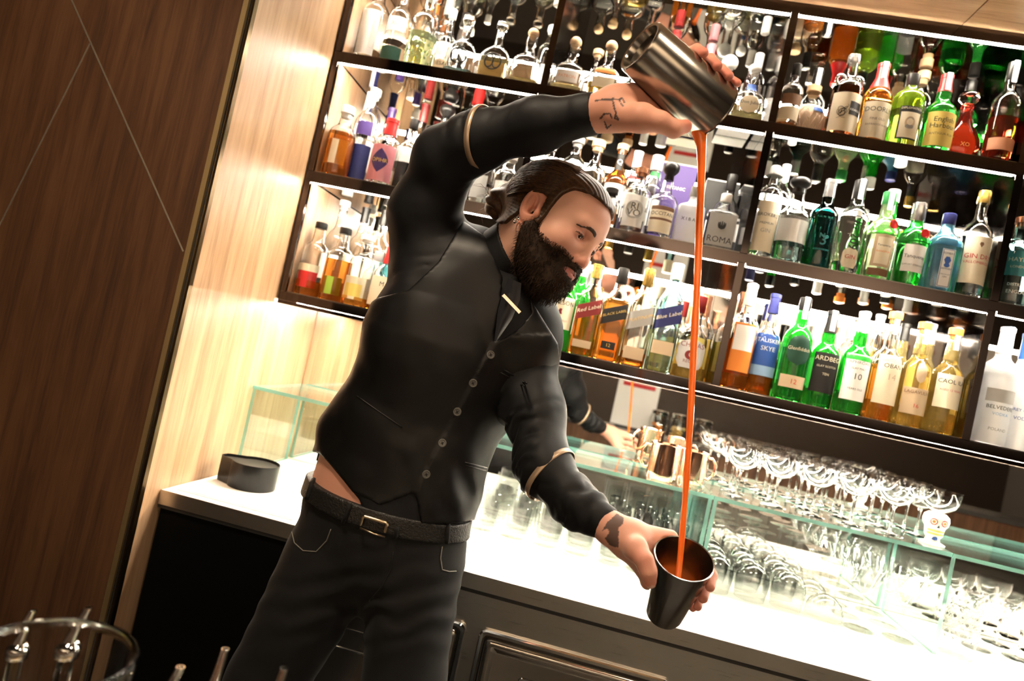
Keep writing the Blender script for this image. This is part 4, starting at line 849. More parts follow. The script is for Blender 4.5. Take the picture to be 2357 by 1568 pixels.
M_SKIN.node_tree.links.new(_a.outputs['Color'], M_SKIN.node_tree.nodes['Principled BSDF'].inputs['Base Color'])
bump(M_SKIN, noise(M_SKIN.node_tree, 420, (1, 1, 1), 3).outputs[0], .18, .0006)
def hair_mat(name, c0, c1):
    m = pmat(name, c0, .42 if 'hair' in name else .65, spec=.5 if 'hair' in name else .2); n_ = noise(m.node_tree, 130, (1, 1, 1), 4, .7); r = ramp(m.node_tree, n_.outputs[0], [(.35, c0), (.65, c1)])
    m.node_tree.links.new(r.outputs[0], m.node_tree.nodes['Principled BSDF'].inputs['Base Color']); return m
M_HAIR = hair_mat('brown_hair', (.026, .011, .0045), (.085, .040, .016)); M_BEARD = hair_mat('brown_beard', (.010, .0055, .003), (.036, .018, .008))

person = tag(empty('person', (.60, -.55, 0)), 'bearded bartender in black vest and shirt pouring from a raised metal tin', 'person')
PO = np.array([.60, -.55, 0.0])                               # children are built in world space, shifted to the person's origin
def part(name, V, F, mat, cols=None, parent=None): return quad_mesh(name, V-PO, F, mat, person if parent is None else parent, cols)
def mpart(name, mb, mat, parent=None, angle=None, smooth=True):
    mb.V = [tuple(np.asarray(v, float)-PO) for v in mb.V]; return mb.build(name, mat, person if parent is None else parent, smooth, angle)
G_UP = nz(-CF*np.cos(.36)+CR*np.sin(.36)); G_LO = nz(-CF-.10*CR)

# ---- torso
def torso(s, off=0.0, arms=False, k=.03):
    W_ = [((888, 1236), .146, G_LO, .68), ((886, 1185), .152, G_LO, .68), ((922, 1050), .146, G_LO, .66), ((974, 945), .139, G_UP, .64), ((1048, 792), .163, G_UP, .64), ((1072, 700), .138, G_UP, .62)]
    for A, B_ in zip(W_[:-1], W_[1:]): s.cone(P(*A[0], -.56), P(*B_[0], -.56), A[1]+off, B_[1]+off, k, g=A[2], q=A[3])
    s.chain([(P(1130, 625, -.565), .052+off), (P(1055, 615, -.55), .062+off), (P(1000, 615, -.555), .066+off)], .05)
    s.chain([(P(1135, 640, -.565), .052+off), (P(1185, 722, -.56), .062+off), (P(1216, 782, -.56), .062+off)], .05)
    return s
R_ARM = [((990, 605, -.56), .074), ((975, 490, -.595), .064), ((1030, 365, -.645), .057), ((1098, 325, -.675), .050), ((1235, 289, -.715), .043), ((1388, 258, -.755), .0325)]
L_ARM = [((1210, 838, -.540), .057), ((1229, 945, -.59), .054), ((1250, 1075, -.655), .048), ((1325, 1158, -.70), .0385), ((1412, 1220, -.735), .0285)]
ARM = lambda A, o=0.0: [(P(*p), r+o) for p, r in A]
BELT_L, BELT_R = P(702, 1093, -.56), P(1076, 1212, -.56); _bl = nz(BELT_R-BELT_L); BN = nz(np.cross(nz(G_LO-_bl*(G_LO@_bl)+0.12*CF*0), _bl)); BN = BN if BN[2] > 0 else -BN; BC = P(888, 1160, -.56)
lo_, hi_ = np.array([.30, -.86, .86]), np.array([1.20, -.36, 2.08])

# shirt: torso and both sleeves as one surface
sh = SDF(lo_, hi_, .0038); torso(sh, .004); sh.chain(ARM(R_ARM), .03); sh.chain(ARM(L_ARM), .03)
msk, pw = sh.near(.02); px_ = pix(pw)
def arm_wr(pw, A, amp):                                       # folds: stronger round the elbow
    o = np.zeros(len(pw)); pts = ARM(A)
    for i, ((a, ra), (b, rb)) in enumerate(zip(pts[:-1], pts[1:])):
        ab = b-a; t = ((pw-a)@ab)/(ab@ab); tc = np.clip(t, 0, 1); d = np.linalg.norm(pw-a-tc[:, None]*ab, axis=1); m = (t > -.2) & (t < 1.2) & (d < max(ra, rb)*1.4)
        el = 1.0 if i in (1, 2) else .45
        w_ = vnoise(pw+7*i, 14)*.5; o = np.where(m, np.minimum(o, -amp*el*(.5+.5*np.sin(((pw-a)@nz(ab))*170+9*w_+3*vnoise(pw, 30)))**2*sstep(vnoise(pw+3, 11), -.4, .5)), o)
    return o
sh.D[msk] -= (arm_wr(pw, R_ARM, .0035)+arm_wr(pw, L_ARM, .0055)+.0022*vnoise(pw, 28)).astype(np.float32)
SHIRT_POLY = [(712, 1046), (734, 1043), (756, 1065), (795, 1112), (828, 1152), (838, 1183), (890, 1222), (965, 1235), (1090, 1222), (1400, 1262), (1700, 1200), (1700, 100), (500, 100), (500, 1046)]
pd = polyd(px_, SHIRT_POLY)/1200.; front = (pw-BC)@G_LO > -.10
cut = np.where(front, pd, (pw-BC)@(-BN)-.06); cut = np.maximum(cut, ((pw-BC)@(-BN))-.02)
# cuffs and neck opening
for A in (R_ARM, L_ARM):
    (a, ra), (b, rb) = [(P(*p), r) for p, r in A[-2:]]; u = nz(b-a); e = b-u*.012; m = np.linalg.norm(pw-b, axis=1) < .12; cut = np.where(m, np.maximum(cut, (pw-e)@u), cut)
sh.D[msk] = np.maximum(sh.D[msk], cut).astype(np.float32)
# neck hole
NB0, NB1 = P(1128, 622, -.57), P(1232, 545, -.595)
sh.cone(NB0-.25*(NB1-NB0), NB1+.5*(NB1-NB0), .0575, .0575, .006, 's')
V, F = sh.mesh(1); part('shirt', V, F, M_SHIRT)
# collar
col = SDF(NB0-.16, NB0+.18, .0026); u = nz(NB1-NB0)
col.cone(NB0-.30*(NB1-NB0), NB0+.62*(NB1-NB0), .069, .064, 0); col.cone(NB0-.6*(NB1-NB0), NB0+1.2*(NB1-NB0), .0612, .0592, .002, 's')
m_, pw = col.near(.03); col.D[m_] = np.maximum(col.D[m_], np.maximum((pw-(NB0+.52*(NB1-NB0)))@u-.010*((pw-NB0)@CU)/.06, -((pw-(NB0-.05*(NB1-NB0)))@u))).astype(np.float32)
fr_ = nz(.75*CR-.35*CU-.9*CF); 
def slit(p): v = p-NB0; return np.maximum(np.abs(v@np.cross(u, fr_).astype(np.float32))-(.004+.10*np.maximum(0, v@np.asarray(u, np.float32)-.02)), -(v@np.asarray(fr_, np.float32))+.03)
col.op(NB0-.16, NB0+.18, slit, .003, 's'); V, F = col.mesh(1); part('shirt_collar', V, F, M_SHIRT)

# vest
ve = SDF(lo_, hi_, .0035); torso(ve, .0095); ve.cone(P(835, 920, -.60), P(772, 985, -.60), .018, .022, .04); msk, pw = ve.near(.025); px_ = pix(pw)
VEST_POLY = [(1066, 508), (1118, 545), (1158, 640), (1150, 705), (1136, 788), (1166, 775), (1200, 752), (1222, 722), (1218, 684), (1250, 735), (1284, 790), (1290, 835), (1236, 858), (1204, 884), (1182, 930), (1172, 975),
             (1180, 1060), (1160, 1140), (1104, 1196), (1030, 1206), (968, 1206), (960, 1150), (952, 1136), (876, 1164), (812, 1134), (770, 1080), (735, 1042), (708, 1040), (640, 1020), (640, 900), (820, 720), (868, 686), (940, 668), (1008, 604)]
pd = polyd(px_, VEST_POLY)/1200.; front = (pw-BC)@nz(G_LO+G_UP) > -.05; h_ = (pw-BC)@BN
cut = np.where(front, pd, np.maximum(np.maximum(.035-h_, -1), h_-.50))
def seg(p0, p1, q): e = np.array(p1, float)-p0; return ((q-p0)@np.array([e[1], -e[0]]))/np.linalg.norm(e)
lap = seg((1136, 788), (952, 1136), px_)                     # signed px distance to the button edge
sgn = 1 if seg((1136, 788), (952, 1136), np.array([[1200., 950.]]))[0] > 0 else -1
fold = .0026*sstep(lap*sgn, -1.5, 1.5)*(px_[:, 1] > 770)*front
wr = .0020*vnoise(pw, 16)+.0010*vnoise(pw, 34)
dd = seg((1060, 800), (1290, 860), px_); wr = wr+.0030*np.exp(-((px_[:, 0]-1190)/60)**2-((px_[:, 1]-930)/110)**2)*np.sin((px_[:, 0]*.55+px_[:, 1])*.055)
wr = wr+.0022*np.exp(-((px_[:, 0]-1060)/90)**2-((px_[:, 1]-1130)/70)**2)*np.sin((px_[:, 0]-.35*px_[:, 1])*.09)
ve.D[msk] = np.maximum(ve.D[msk]-(fold+wr), cut).astype(np.float32)
ve.chain([(P(990, 560, -.57), .058), (P(975, 470, -.60), .07), (P(975, 420, -.62), .08)], .004, mode='s')
V, F = ve.mesh(1); vest = part('vest', V, F, M_VEST); VEST_BVH = BVHTree.FromPolygons([tuple(v) for v in V], [tuple(f) for f in F])
def hit(px, py, bvh=None):
    d = CF+CR*(px-1178.5)/FPX-CU*(py-784.0)/FPX; r = (bvh or VEST_BVH).ray_cast(Vector(CAM), Vector(d).normalized()); return (np.array(r[0]), np.array(r[1])) if r[0] is not None else (P(px, py, -.68), -CF)
# buttons down the vest
for q in ((1129, 817), (1089, 882), (1053, 948), (1018, 1020), (981, 1092)):
    p, n_ = hit(*q); b = empty('vest_button', tuple(p-PO)); b.parent = person; b.rotation_euler = Vector((0, 0, 1)).rotation_difference(Vector(n_)).to_euler()
    MB().lathe([(.0072, 0), (.0078, .0012), (.0074, .0026), (.0060, .0028), (.0054, .0020), (.0005, .0019)], 20).build('button_disc', pmat('horn_button', (.10, .095, .085), .25), b, True, 40)
    m = MB(); m.tube([(-.0022, -.0022, .0024), (.0022, .0022, .0024)], .0006, 5); m.tube([(.0022, -.0022, .0024), (-.0022, .0022, .0024)], .0006, 5); m.build('button_thread', M_SHIRT, b)
def welt(path, r, name='pocket_welt', mat=M_VEST, bvh=None):
    m = MB(); pts = []
    for a, b in zip(path[:-1], path[1:]):
        for t in np.linspace(0, 1, 6)[:-1]: p, n_ = hit(a[0]+(b[0]-a[0])*t, a[1]+(b[1]-a[1])*t, bvh); pts.append(p+n_*r*.2)
    p, n_ = hit(*path[-1], bvh); pts.append(p+n_*r*.2); m.tube(pts, r, 6); return mpart(name, m, mat)
welt([(1160, 852), (1212, 882)], .0022); welt([(1152, 858), (1206, 888)], .0014); welt([(1070, 1065), (1120, 1078)], .0020); welt([(1072, 1072), (1118, 1084)], .0013); welt([(822, 912), (870, 946), (926, 984)], .0014)

# tie and clip
tp = [hit(1166, 640), hit(1160, 690), hit(1142, 778)]
def tiequad():
    L = [(1170, 640), (1158, 672), (1146, 715), (1138, 784)]; Rr = [(1200, 652), (1197, 690), (1178, 735), (1142, 788)]; V = []; F = []
    for i, (a, b) in enumerate(zip(L, Rr)):
        for t in np.linspace(0, 1, 7): V.append(P(a[0]+(b[0]-a[0])*t, a[1]+(b[1]-a[1])*t, -.684+.024*i/3-.010*math.sin(PI*t)))
    n0 = len(V); V += [v+CF*.004 for v in V]
    for i in range(3):
        for j in range(6): a = i*7+j; F.append((a, a+7, a+8, a+1)); F.append((n0+a, n0+a+1, n0+a+8, n0+a+7))
    m = MB(); m.add(V, F); return m
tie = mpart('tie', tiequad(), M_TIE)
m = MB(); a, b = P(1158, 679, -.688), P(1197, 720, -.686); w_ = nz(np.cross(b-a, CF))*.0028; n_ = -CF*.0018
m.add([a-w_, b-w_, b+w_, a+w_, a-w_+n_, b-w_+n_, b+w_+n_, a+w_+n_], [(0, 3, 2, 1), (4, 5, 6, 7), (0, 1, 5, 4), (1, 2, 6, 5), (2, 3, 7, 6), (3, 0, 4, 7)]); mpart('tie_clip', m, pmat('rose_gold', (.85, .66, .55), .25, .9), smooth=False)
# sleeve garters
def garter(A, i, t, up):
    (a, ra), (b, rb) = ARM(A)[i:i+2]; c = a+(b-a)*t; u = nz(b-a+np.asarray(up)); r = ra+(rb-ra)*t+.0075; e1 = nz(np.cross(u, CF)); e2 = np.cross(u, e1); m = MB(); V = []; F = []; n = 40
    for k in range(n):
        an = 2*PI*k/n; d = e1*math.cos(an)+e2*math.sin(an); rr = r+.0022*math.sin(3*an+1)
        for du, dr in ((-.0052, 0), (-.0048, .0016), (.0048, .0016), (.0052, 0)): V.append(c+d*(rr+dr)+u*du)
    for k in range(n):
        j = (k+1) % n
        for s_ in range(3): F.append((k*4+s_, j*4+s_, j*4+s_+1, k*4+s_+1))
    m.add(V, F); mpart('sleeve_garter', m, pmat('gold_elastic', (.42, .30, .20), .38, .55))
garter(R_ARM, 3, .10, -CU*.02); garter(L_ARM, 2, .25, (CR*.01))

# trousers, belt, shoes
tr = SDF([-.06, -.80, .03], [.86, -.34, 1.16], .0048)
W_ = [((890, 1232), .150, .66), ((887, 1195), .153, .68), ((886, 1150), .154, .68)]
for A, B_ in zip(W_[:-1], W_[1:]): tr.cone(P(*A[0], -.56), P(*B_[0], -.56), A[1], B_[1], .03, g=G_LO, q=A[2])
LH, LM = P(765, 1290, -.56), P(616, 1568, -.58); RH, RM = P(952, 1300, -.56), P(930, 1568, -.58)
def leg(H_, M_, xk, xf, yf):
    K_ = np.array([xk, -.585, .50]); Fo = np.array([xf, yf, .075]); return [(H_, .096), (M_, .076), (K_, .066), (.5*(K_+Fo)+np.array([0, .015, 0]), .060), (Fo, .052)]
dl = (LM-LH)/(LM-LH)[2]; LL = leg(LH, LM, LM[0]+dl[0]*(.50-LM[2]), LM[0]+dl[0]*(.08-LM[2])*.85, -.53)
dr = (RM-RH)/(RM-RH)[2]; RL = leg(RH, RM, RM[0]+dr[0]*(.50-RM[2]), RM[0]+dr[0]*(.08-RM[2]), -.55)
tr.chain(LL, .022); tr.chain(RL, .022)
msk, pw = tr.near(.02); px_ = pix(pw)
cr_ = np.exp(-((px_[:, 0]-850)/260)**2-((px_[:, 1]-1400)/90)**2)
tr.D[msk] -= (.0025*vnoise(pw, 13)+.0030*cr_*np.sin(px_[:, 1]*.11+px_[:, 0]*.02+2*vnoise(pw, 20))+.0035*np.exp(-((px_[:, 0]-885)/22)**2-((px_[:, 1]-1320)/80)**2)).astype(np.float32)
tr.D[msk] = np.maximum(tr.D[msk], (pw-BC)@BN+.006).astype(np.float32)
V, F = tr.mesh(1); part('trousers', V, F, M_JEANS); TR_BVH = BVHTree.FromPolygons([tuple(v) for v in V], [tuple(f) for f in F])
M_ST = pmat('grey_thread', (.16, .15, .13), .7)
welt([(672, 1225), (678, 1250), (698, 1268), (728, 1270), (752, 1245), (762, 1218)], .0011, 'pocket_seam', M_ST, TR_BVH); welt([(1018, 1258), (1014, 1285), (1018, 1312), (1034, 1316), (1050, 1315)], .0011, 'pocket_seam', M_ST, TR_BVH); welt([(905, 1270), (900, 1310), (880, 1350), (850, 1385)], .0016, 'fly_seam', M_JEANS, TR_BVH)
be = SDF([.28, -.80, .95], [.90, -.34, 1.22], .0032); torso(be, .0085); msk, pw = be.near(.03); hb = (pw-BC)@BN
be.D[msk] = np.maximum(be.D[msk], np.abs(hb-.0)-.0185).astype(np.float32); V, F = be.mesh(1); belt = part('belt', V, F, M_BELT); BE_BVH = BVHTree.FromPolygons([tuple(v) for v in V], [tuple(f) for f in F])
def on_belt(px, py, o=.002): p, n_ = hit(px, py, BE_BVH); return p+n_*o
m = MB(); q = [(838, 1187), (892, 1203), (882, 1249), (825, 1233)]; pts = []
for i in range(4):
    a, b = q[i], q[(i+1) % 4]
    for t in (.06, .35, .65, .94): pts.append(on_belt(a[0]+(b[0]-a[0])*t, a[1]+(b[1]-a[1])*t, .0045))
pts.append(pts[0]); m.tube(pts, .0032, 8, False); mpart('belt_buckle', m, pmat('brass_buckle', (.70, .56, .38), .28, 1.0))
m = MB(); m.tube([on_belt(832, 1212, .006), on_belt(862, 1222, .007), on_belt(888, 1230, .005)], .0018, 6); mpart('buckle_pin', m, MATS['brass_buckle'])
for a, b in (((807, 1160), (784, 1222)), ((1032, 1195), (1028, 1250)), ((722, 1106), (708, 1150)), ((915, 1212), (905, 1262))):
    m = MB(); m.tube([on_belt(a[0]+(b[0]-a[0])*t, a[1]+(b[1]-a[1])*t, .002) for t in np.linspace(0, 1, 6)], .0045, 6); mpart('belt_loop', m, M_JEANS)
for L_ in (LL, RL):
    f_ = L_[-1][0]; s_ = SDF(f_-[.12, .30, .08], f_+[.12, .16, .10], .005); s_.cone((f_[0], f_[1]+.02, .045), (f_[0], f_[1]-.17, .032), .046, .036, .02); s_.cone((f_[0], f_[1], .05), (f_[0], f_[1], .10), .052, .05, .02)
    m_, pw = s_.near(.08); s_.D[m_] = np.maximum(s_.D[m_], -(pw[:, 2]-.002)).astype(np.float32); V, F = s_.mesh(1); part('shoe', V, F, pmat('black_shoe', (.015, .014, .013), .35))

# ---- skin: trunk and limbs under the clothes, head, hands joined to one body
SKV, SKF, SKC = [], [], []
SK = np.array([.66, .365, .265])
def skin_add(V, F, C):
    n = sum(len(v) for v in SKV); SKV.append(V); SKF.append(F+n); SKC.append(C)
bo = SDF([-.06, -.84, .10], [1.12, -.38, 2.04], .0065); torso(bo, -.004, k=.03); bo.chain([(p, r-.012) for p, r in ARM(R_ARM)], .03); bo.chain([(p, r-.010) for p, r in ARM(L_ARM)], .03)
bo.chain([(p, r-.020) for p, r in LL], .01); bo.chain([(p, r-.020) for p, r in RL], .01); bo.cone(NB0-.3*(NB1-NB0), NB1, .052, .05, .03)
V, F = bo.mesh(1); skin_add(V, F, np.tile(SK*[.95, .85, .82], (len(V), 1)))

# head frame: forward, near side, up
HC = P(1272, 513, -.60); HFo = nz(.85*(.79*CR-.62*CU)-.53*CF); HU = .62*CR+.79*CU; HU = nz(HU-HFo*(HU@HFo)); HN = np.cross(HU, HFo); HN = HN if HN@(-CF) > 0 else -HN
HM = np.stack([HFo, HN, HU])
hw = lambda f, n, u: HC+HFo*f+HN*n+HU*u
def headskin(s, full=True):
    s.ell(hw(-.012, 0, .028), HM, (.100, .077, .072), .02); s.ell(hw(.040, 0, .030), HM, (.055, .063, .055), .03); s.ell(hw(.036, 0, -.027), HM, (.060, .060, .071), .03)
    for n in (-1, 1):
        s.cone(hw(.000, n*.056, -.046), hw(.072, n*.016, -.091), .020, .017, .03); s.ell(hw(.060, n*.042, -.026), HM, (.028, .024, .022), .02)
        s.cone(hw(.088, n*.012, .020), hw(.078, n*.045, .020), .009, .008, .014)
    s.ell(hw(.078, 0, -.091), HM, (.019, .024, .017), .02)
    s.ell(hw(.086, 0, -.060), HM, (.020, .030, .024), .015)
    if full:
        for n in (-1, 1): s.ell(hw(.0965, n*.033, .001), HM, (.016, .0185, .0125), .010, 's')
    s.cone(hw(.089, 0, .016), hw(.1035, 0, -.026), .0072, .0082, .012); s.ell(hw(.1035, 0, -.033), HM, (.0120, .0110, .0100), .008)
    for n in (-1, 1): s.ell(hw(.0945, n*.0125, -.037), HM, (.0105, .0078, .0080), .005)
    if full:
        for n in (-1, 1):
            s.ell(hw(.0768, n*.033, .0005), HM, (.0150, .0165, .0150), .004)            # lids over the eyeballs
            s.ell(hw(.0960, n*.0335, -.0030), HM, (.0100, .0125, .0032), .0008, 's')    # opening between the lids
            s.cone(hw(.0925, n*.020, .0080), hw(.0860, n*.048, .0060), .0016, .0012, .004, 's')   # crease of the upper lid
            s.ell(hw(.1015, n*.0100, -.0440), HM, (.0062, .0034, .0045), .002, 's')       # nostrils
        s.cone(hw(.102, 0, -.0545), hw(.092, .022, -.0585), .0052, .0035, .004); s.cone(hw(.102, 0, -.0545), hw(.092, -.022, -.0585), .0052, .0035, .004)
        s.cone(hw(.1005, 0, -.0665), hw(.091, .019, -.062), .0066, .004, .004); s.cone(hw(.1005, 0, -.0665), hw(.091, -.019, -.062), .0066, .004, .004)
        s.cone(hw(.107, 0, -.0602), hw(.095, .022, -.0608), .0014, .0014, .002, 's'); s.cone(hw(.107, 0, -.0602), hw(.095, -.022, -.0608), .0014, .0014, .002, 's')
        for n in (-1, 1):                                      # ears
            A = np.stack([nz(HFo*.97+HU*.24-HN*n*.2), nz(HN*n+HFo*.25), nz(HU*.97-HFo*.24)])
            s.ell(hw(-.003, n*.0795, -.010), A, (.0195, .0085, .0325), .006); s.ell(hw(-.0015, n*.0905, -.006), A, (.0138, .0125, .0240), .0025, 's')
            s.ell(hw(.0045, n*.0830, -.016), A, (.0075, .0120, .0095), .003, 's'); s.ell(hw(.0165, n*.0785, -.017), A, (.0050, .0055, .0085), .004); s.ell(hw(-.006, n*.083, -.006), A, (.0060, .0050, .0150), .004)
    s.cone(hw(-.030, 0, -.045), NB0, .052, .057, .03); s.cone(hw(-.005, .018, -.07), NB0+(NB1-NB0)*.1+CR*.01, .03, .03, .03)
    return s
hd = SDF(HC-[.20, .19, .24], HC+[.20, .19, .18], .0018); headskin(hd); V, F = hd.mesh(1)
L_ = (V-HC)@HM.T; f_, n_, u_ = L_.T; C = np.tile(SK, (len(V), 1))
cheek = np.exp(-((f_-.07)/.03)**2-((np.abs(n_)-.045)/.025)**2-((u_+.030)/.025)**2); C = C*(1-cheek[:, None]*[0.02, .14, .14]); no_ = np.exp(-((f_-.112)/.015)**2-((u_+.035)/.014)**2); C = C*(1-no_[:, None]*[.03, .2, .2])
ear = (np.abs(n_) > .074) & (np.abs(f_+.003) < .03) & (np.abs(u_+.01) < .04); C[ear] *= [.98, .78, .74]
lip = (f_ > .084) & (np.abs(n_) < .026-.1*np.abs(u_+.061)) & (u_ < -.049) & (u_ > -.073); C[lip] = [.50, .20, .17]
eye = np.exp(-((np.abs(n_)-.033)/.018)**4-((u_-.001)/.011)**4)*(f_ > .07); C = C*(1-eye[:, None]*[.16, .30, .30])
lash = (np.abs(u_-.0016+.0015*((np.abs(n_)-.033)/.012)**2) < .0013) & (np.abs(np.abs(n_)-.033) < .0145) & (f_ > .082); C[lash] = [.03, .018, .014]
C *= (1+.05*vnoise(V, 55))[:, None]; skin_add(V, F, C); HEAD_BVH = BVHTree.FromPolygons([tuple(v) for v in V], [tuple(f) for f in F]); HV, HNm = V, vnormals(V, F)
# eyes
for n in (-1, 1):
    m = MB(); m.lathe([(.0128*math.sin(t)+1e-4, -.0128*math.cos(t)) for t in np.linspace(0, PI, 14)], 18, (0, 0, 0)); m.V = [tuple(hw(.0778, n*.033, -.0005)+np.array(v)) for v in m.V]; e = mpart('eyeball', m, pmat('eye_white', (.42, .37, .34), .2))
    c = hw(.0778, n*.033, -.0005); g_ = nz(HFo*.94-HU*.30); m = MB().lathe([(.0070, .0109), (.0055, .0122), (.0005, .0133)], 16, c, True, g_); mpart('iris', m, pmat('brown_iris', (.03, .015, .008), .1), e)

# hair: swept back to a bun
HL = np.array([(-.25, -.075), (-.045, -.060), (-.026, -.035), (-.020, .018), (.012, .018), (.017, -.030), (.027, -.030), (.032, .034), (.042, .058), (.068, .070), (.10, .078), (.14, .085)])
hr = SDF(HC-[.21, .20, .20], HC+[.21, .20, .20], .0022); headskin(hr, False); msk, pw = hr.near(.03); L_ = (pw-HC)@HM.T; f_, n_, u_ = L_.T
phi = np.arctan2(n_, u_+.02); flow = np.sin(phi*70+3*vnoise(L_*[.25, 1, 1], 30))*.35+.5
th = .0055+.0035*sstep(u_, .02, .10)-.0030*sstep(f_, .055, .09)
hr.D[msk] = np.maximum(hr.D[msk]-(th+.0016*flow), np.interp(f_, HL[:, 0], HL[:, 1])-u_+.003*vnoise(pw, 90)).astype(np.float32)
BUN = hw(-.122, .004, -.022); hr.cone(hw(-.085, 0, .010), BUN, .045, .026, .03); hr.ell(BUN, HM, (.031, .031, .034), .012)
msk, pw = hr.near(.012); dB = pw-BUN; rr = np.linalg.norm(dB, axis=1); sw = np.sin(np.arctan2(dB@HU, dB@HN)*7+rr*260+4*vnoise(pw, 40)); hr.D[msk] += (.0028*sw*np.exp(-(rr/.045)**4)).astype(np.float32)
V, F = hr.mesh(1); hair = part('hair', V, F, M_HAIR)
m = MB(); EC = np.array([-.012, 0, .028]); ER = np.array([.100, .077, .072])
def strand(p0, p1, lift, w_):
    d0, d1 = nz(p0-EC), nz(p1-EC); om = math.acos(np.clip(d0@d1, -1, 1)); pts = []
    for t in np.linspace(0, 1, 9):
        d = (math.sin((1-t)*om)*d0+math.sin(t*om)*d1)/math.sin(om); d = nz(d); r = 1/np.sqrt(((d/ER)**2).sum()); pts.append(hw(*(EC+d*(r+lift*(.6+.4*math.sin(PI*t))))))
    m.tube(pts, [w_*(.4+.6*math.sin(PI*min(1, .15+.85*t))) for t in np.linspace(0, 1, 9)], 4)
for k in range(1000):
    a = RNG.uniform(-1.75, 1.75); fr0 = .090-.070*abs(a)/1.75-RNG.uniform(0, .05)*(RNG.rand() < .4); p0 = np.array([fr0, .078*math.sin(a), .028+.066*math.cos(a)*(.6+.4*abs(a)/1.75)+.01]); p0[2] = max(p0[2], np.interp(p0[0], HL[:, 0], HL[:, 1])+.004)
    strand(p0, np.array([-.115, RNG.uniform(-.015, .015), -.010+RNG.uniform(-.012, .018)]), RNG.uniform(.010, .0135), RNG.uniform(.0005, .0011))
for k in range(26):                                            # fly-away hairs
    b = BUN+RNG.uniform(-.02, .02, 3); d = nz(RNG.normal(size=3)-HFo*.8-HU*.3); m.tube([b, b+d*.02+CU*.004*RNG.normal(), b+d*.04+CR*.012*RNG.normal(), b+d*.05+CR*.02*RNG.normal()-CU*.01], [.0006, .0005, .0004, .0002], 3)
mpart('hair_strand', m, M_HAIR, hair)['kind'] = 'stuff'
# brows
for n in (-1, 1):
    m = MB()
    for k in range(240):
        t = RNG.rand(); c = np.array([.2, n*(.012+.037*t), .0150+.005*math.sin(PI*min(1, t*1.2))-.004*t]); j = RNG.uniform(-.0024, .0024)*(1-.5*t); p = c+[0, 0, j]; q = HEAD_BVH.ray_cast(Vector(hw(*p)), Vector(-HFo))
        if q[0] is None: continue
        p = HM@(np.array(q[0])-HC)-[.0008, 0, 0]; d = np.array([-.15-.5*t, n*.9, .55-.9*t]); d = d/np.linalg.norm(d)*.0085
        m.tube([hw(*p), hw(*(p+d*.5+[.0016, 0, 0])), hw(*(p+d+[.0010, 0, 0]))], [.0007, .0006, .0002], 3)
    mpart('eyebrow', m, M_HAIR)
# beard
bd = SDF(HC-[.20, .19, .26], HC+[.20, .19, .12], .0022); headskin(bd, False); bd.cone(hw(.066, 0, -.082), hw(.068, 0, -.098), .024, .012, .03); bd.cone(hw(.042, .033, -.078), hw(.060, .012, -.094), .016, .013, .02); bd.cone(hw(.042, -.033, -.078), hw(.060, -.012, -.094), .016, .013, .02)
msk, pw = bd.near(.035); L_ = (pw-HC)@HM.T; f_, n_, u_ = L_.T
BL = np.array([(-.06, -.115), (-.035, -.085), (-.016, -.045), (-.002, -.018), (.022, -.016), (.034, -.044), (.060, -.050), (.085, -.045), (.13, -.044)])
top = np.interp(f_, BL[:, 0], BL[:, 1]); th = .0028+.0065*sstep(top-u_, 0, .06); clump = vnoise(pw, 70)*.0018
lipc = np.sqrt(((f_-.104)/.034)**2+(n_/.029)**2+((u_+.0625)/.0088)**2)-1
bd.D[msk] = np.maximum(np.maximum(bd.D[msk]-th-clump, u_-top+.004*vnoise(pw, 120)), -lipc*.010).astype(np.float32)
bd.D[msk] = np.maximum(bd.D[msk], -(f_-.004+.17*(u_+.03))).astype(np.float32)
for n in (-1, 1): bd.cone(hw(.1045, n*.005, -.0488), hw(.093, n*.029, -.0525), .0058, .0045, .004)
V, F = bd.mesh(1); beard = part('beard', V, F, M_BEARD); N_ = vnormals(V, F)
m = MB(); L_ = (V-HC)@HM.T; cand = np.where(((N_@-CF) > -.35))[0]
for i in RNG.choice(cand, 5200, replace=len(cand) < 5200):
    p = V[i]; low = sstep(-L_[i, 2], .03, .12); d = nz(N_[i]*.7-HU*(.5+.5*low)+RNG.normal(size=3)*.35); l = .005+.007*low*RNG.rand(); c = RNG.normal(size=3)*.0022
    m.tube([p-d*.002, p+d*l*.5+c, p+d*l-HU*.003], [.0005, .00042, .00015], 3)
L_ = (HV-HC)@HM.T; tb = np.interp(L_[:, 0], BL[:, 0], BL[:, 1]); ed = np.where((np.abs(L_[:, 2]-tb) < .009) & (L_[:, 0] > .0) & (L_[:, 0] < .098) & (np.abs(L_[:, 1]) > .012) & (np.abs(L_[:, 1]) < .072))[0]
for i in RNG.choice(ed, 900, replace=len(ed) < 900):          # thinning hairs along the cheek line
    p = HV[i]; d = nz(HNm[i]*.5-HU*.7+HFo*RNG.uniform(-.3, .5)+RNG.normal(size=3)*.2); m.tube([p-d*.001, p+d*.004, p+d*.0085-HNm[i]*.001], [.0004, .00035, .00012], 3)
mpart('beard_strand', m, M_BEARD, beard)['kind'] = 'stuff'
m = MB(); c = hw(-.006, .0845, -.044); pts = [c+HU*.0062*math.cos(t)+nz(HFo+.3*HN)*.0045*math.sin(t)-HU*.004 for t in np.linspace(0, 2*PI, 18)]; m.tube(pts, .0014, 6, False); mpart('earring', m, M_CHROME)

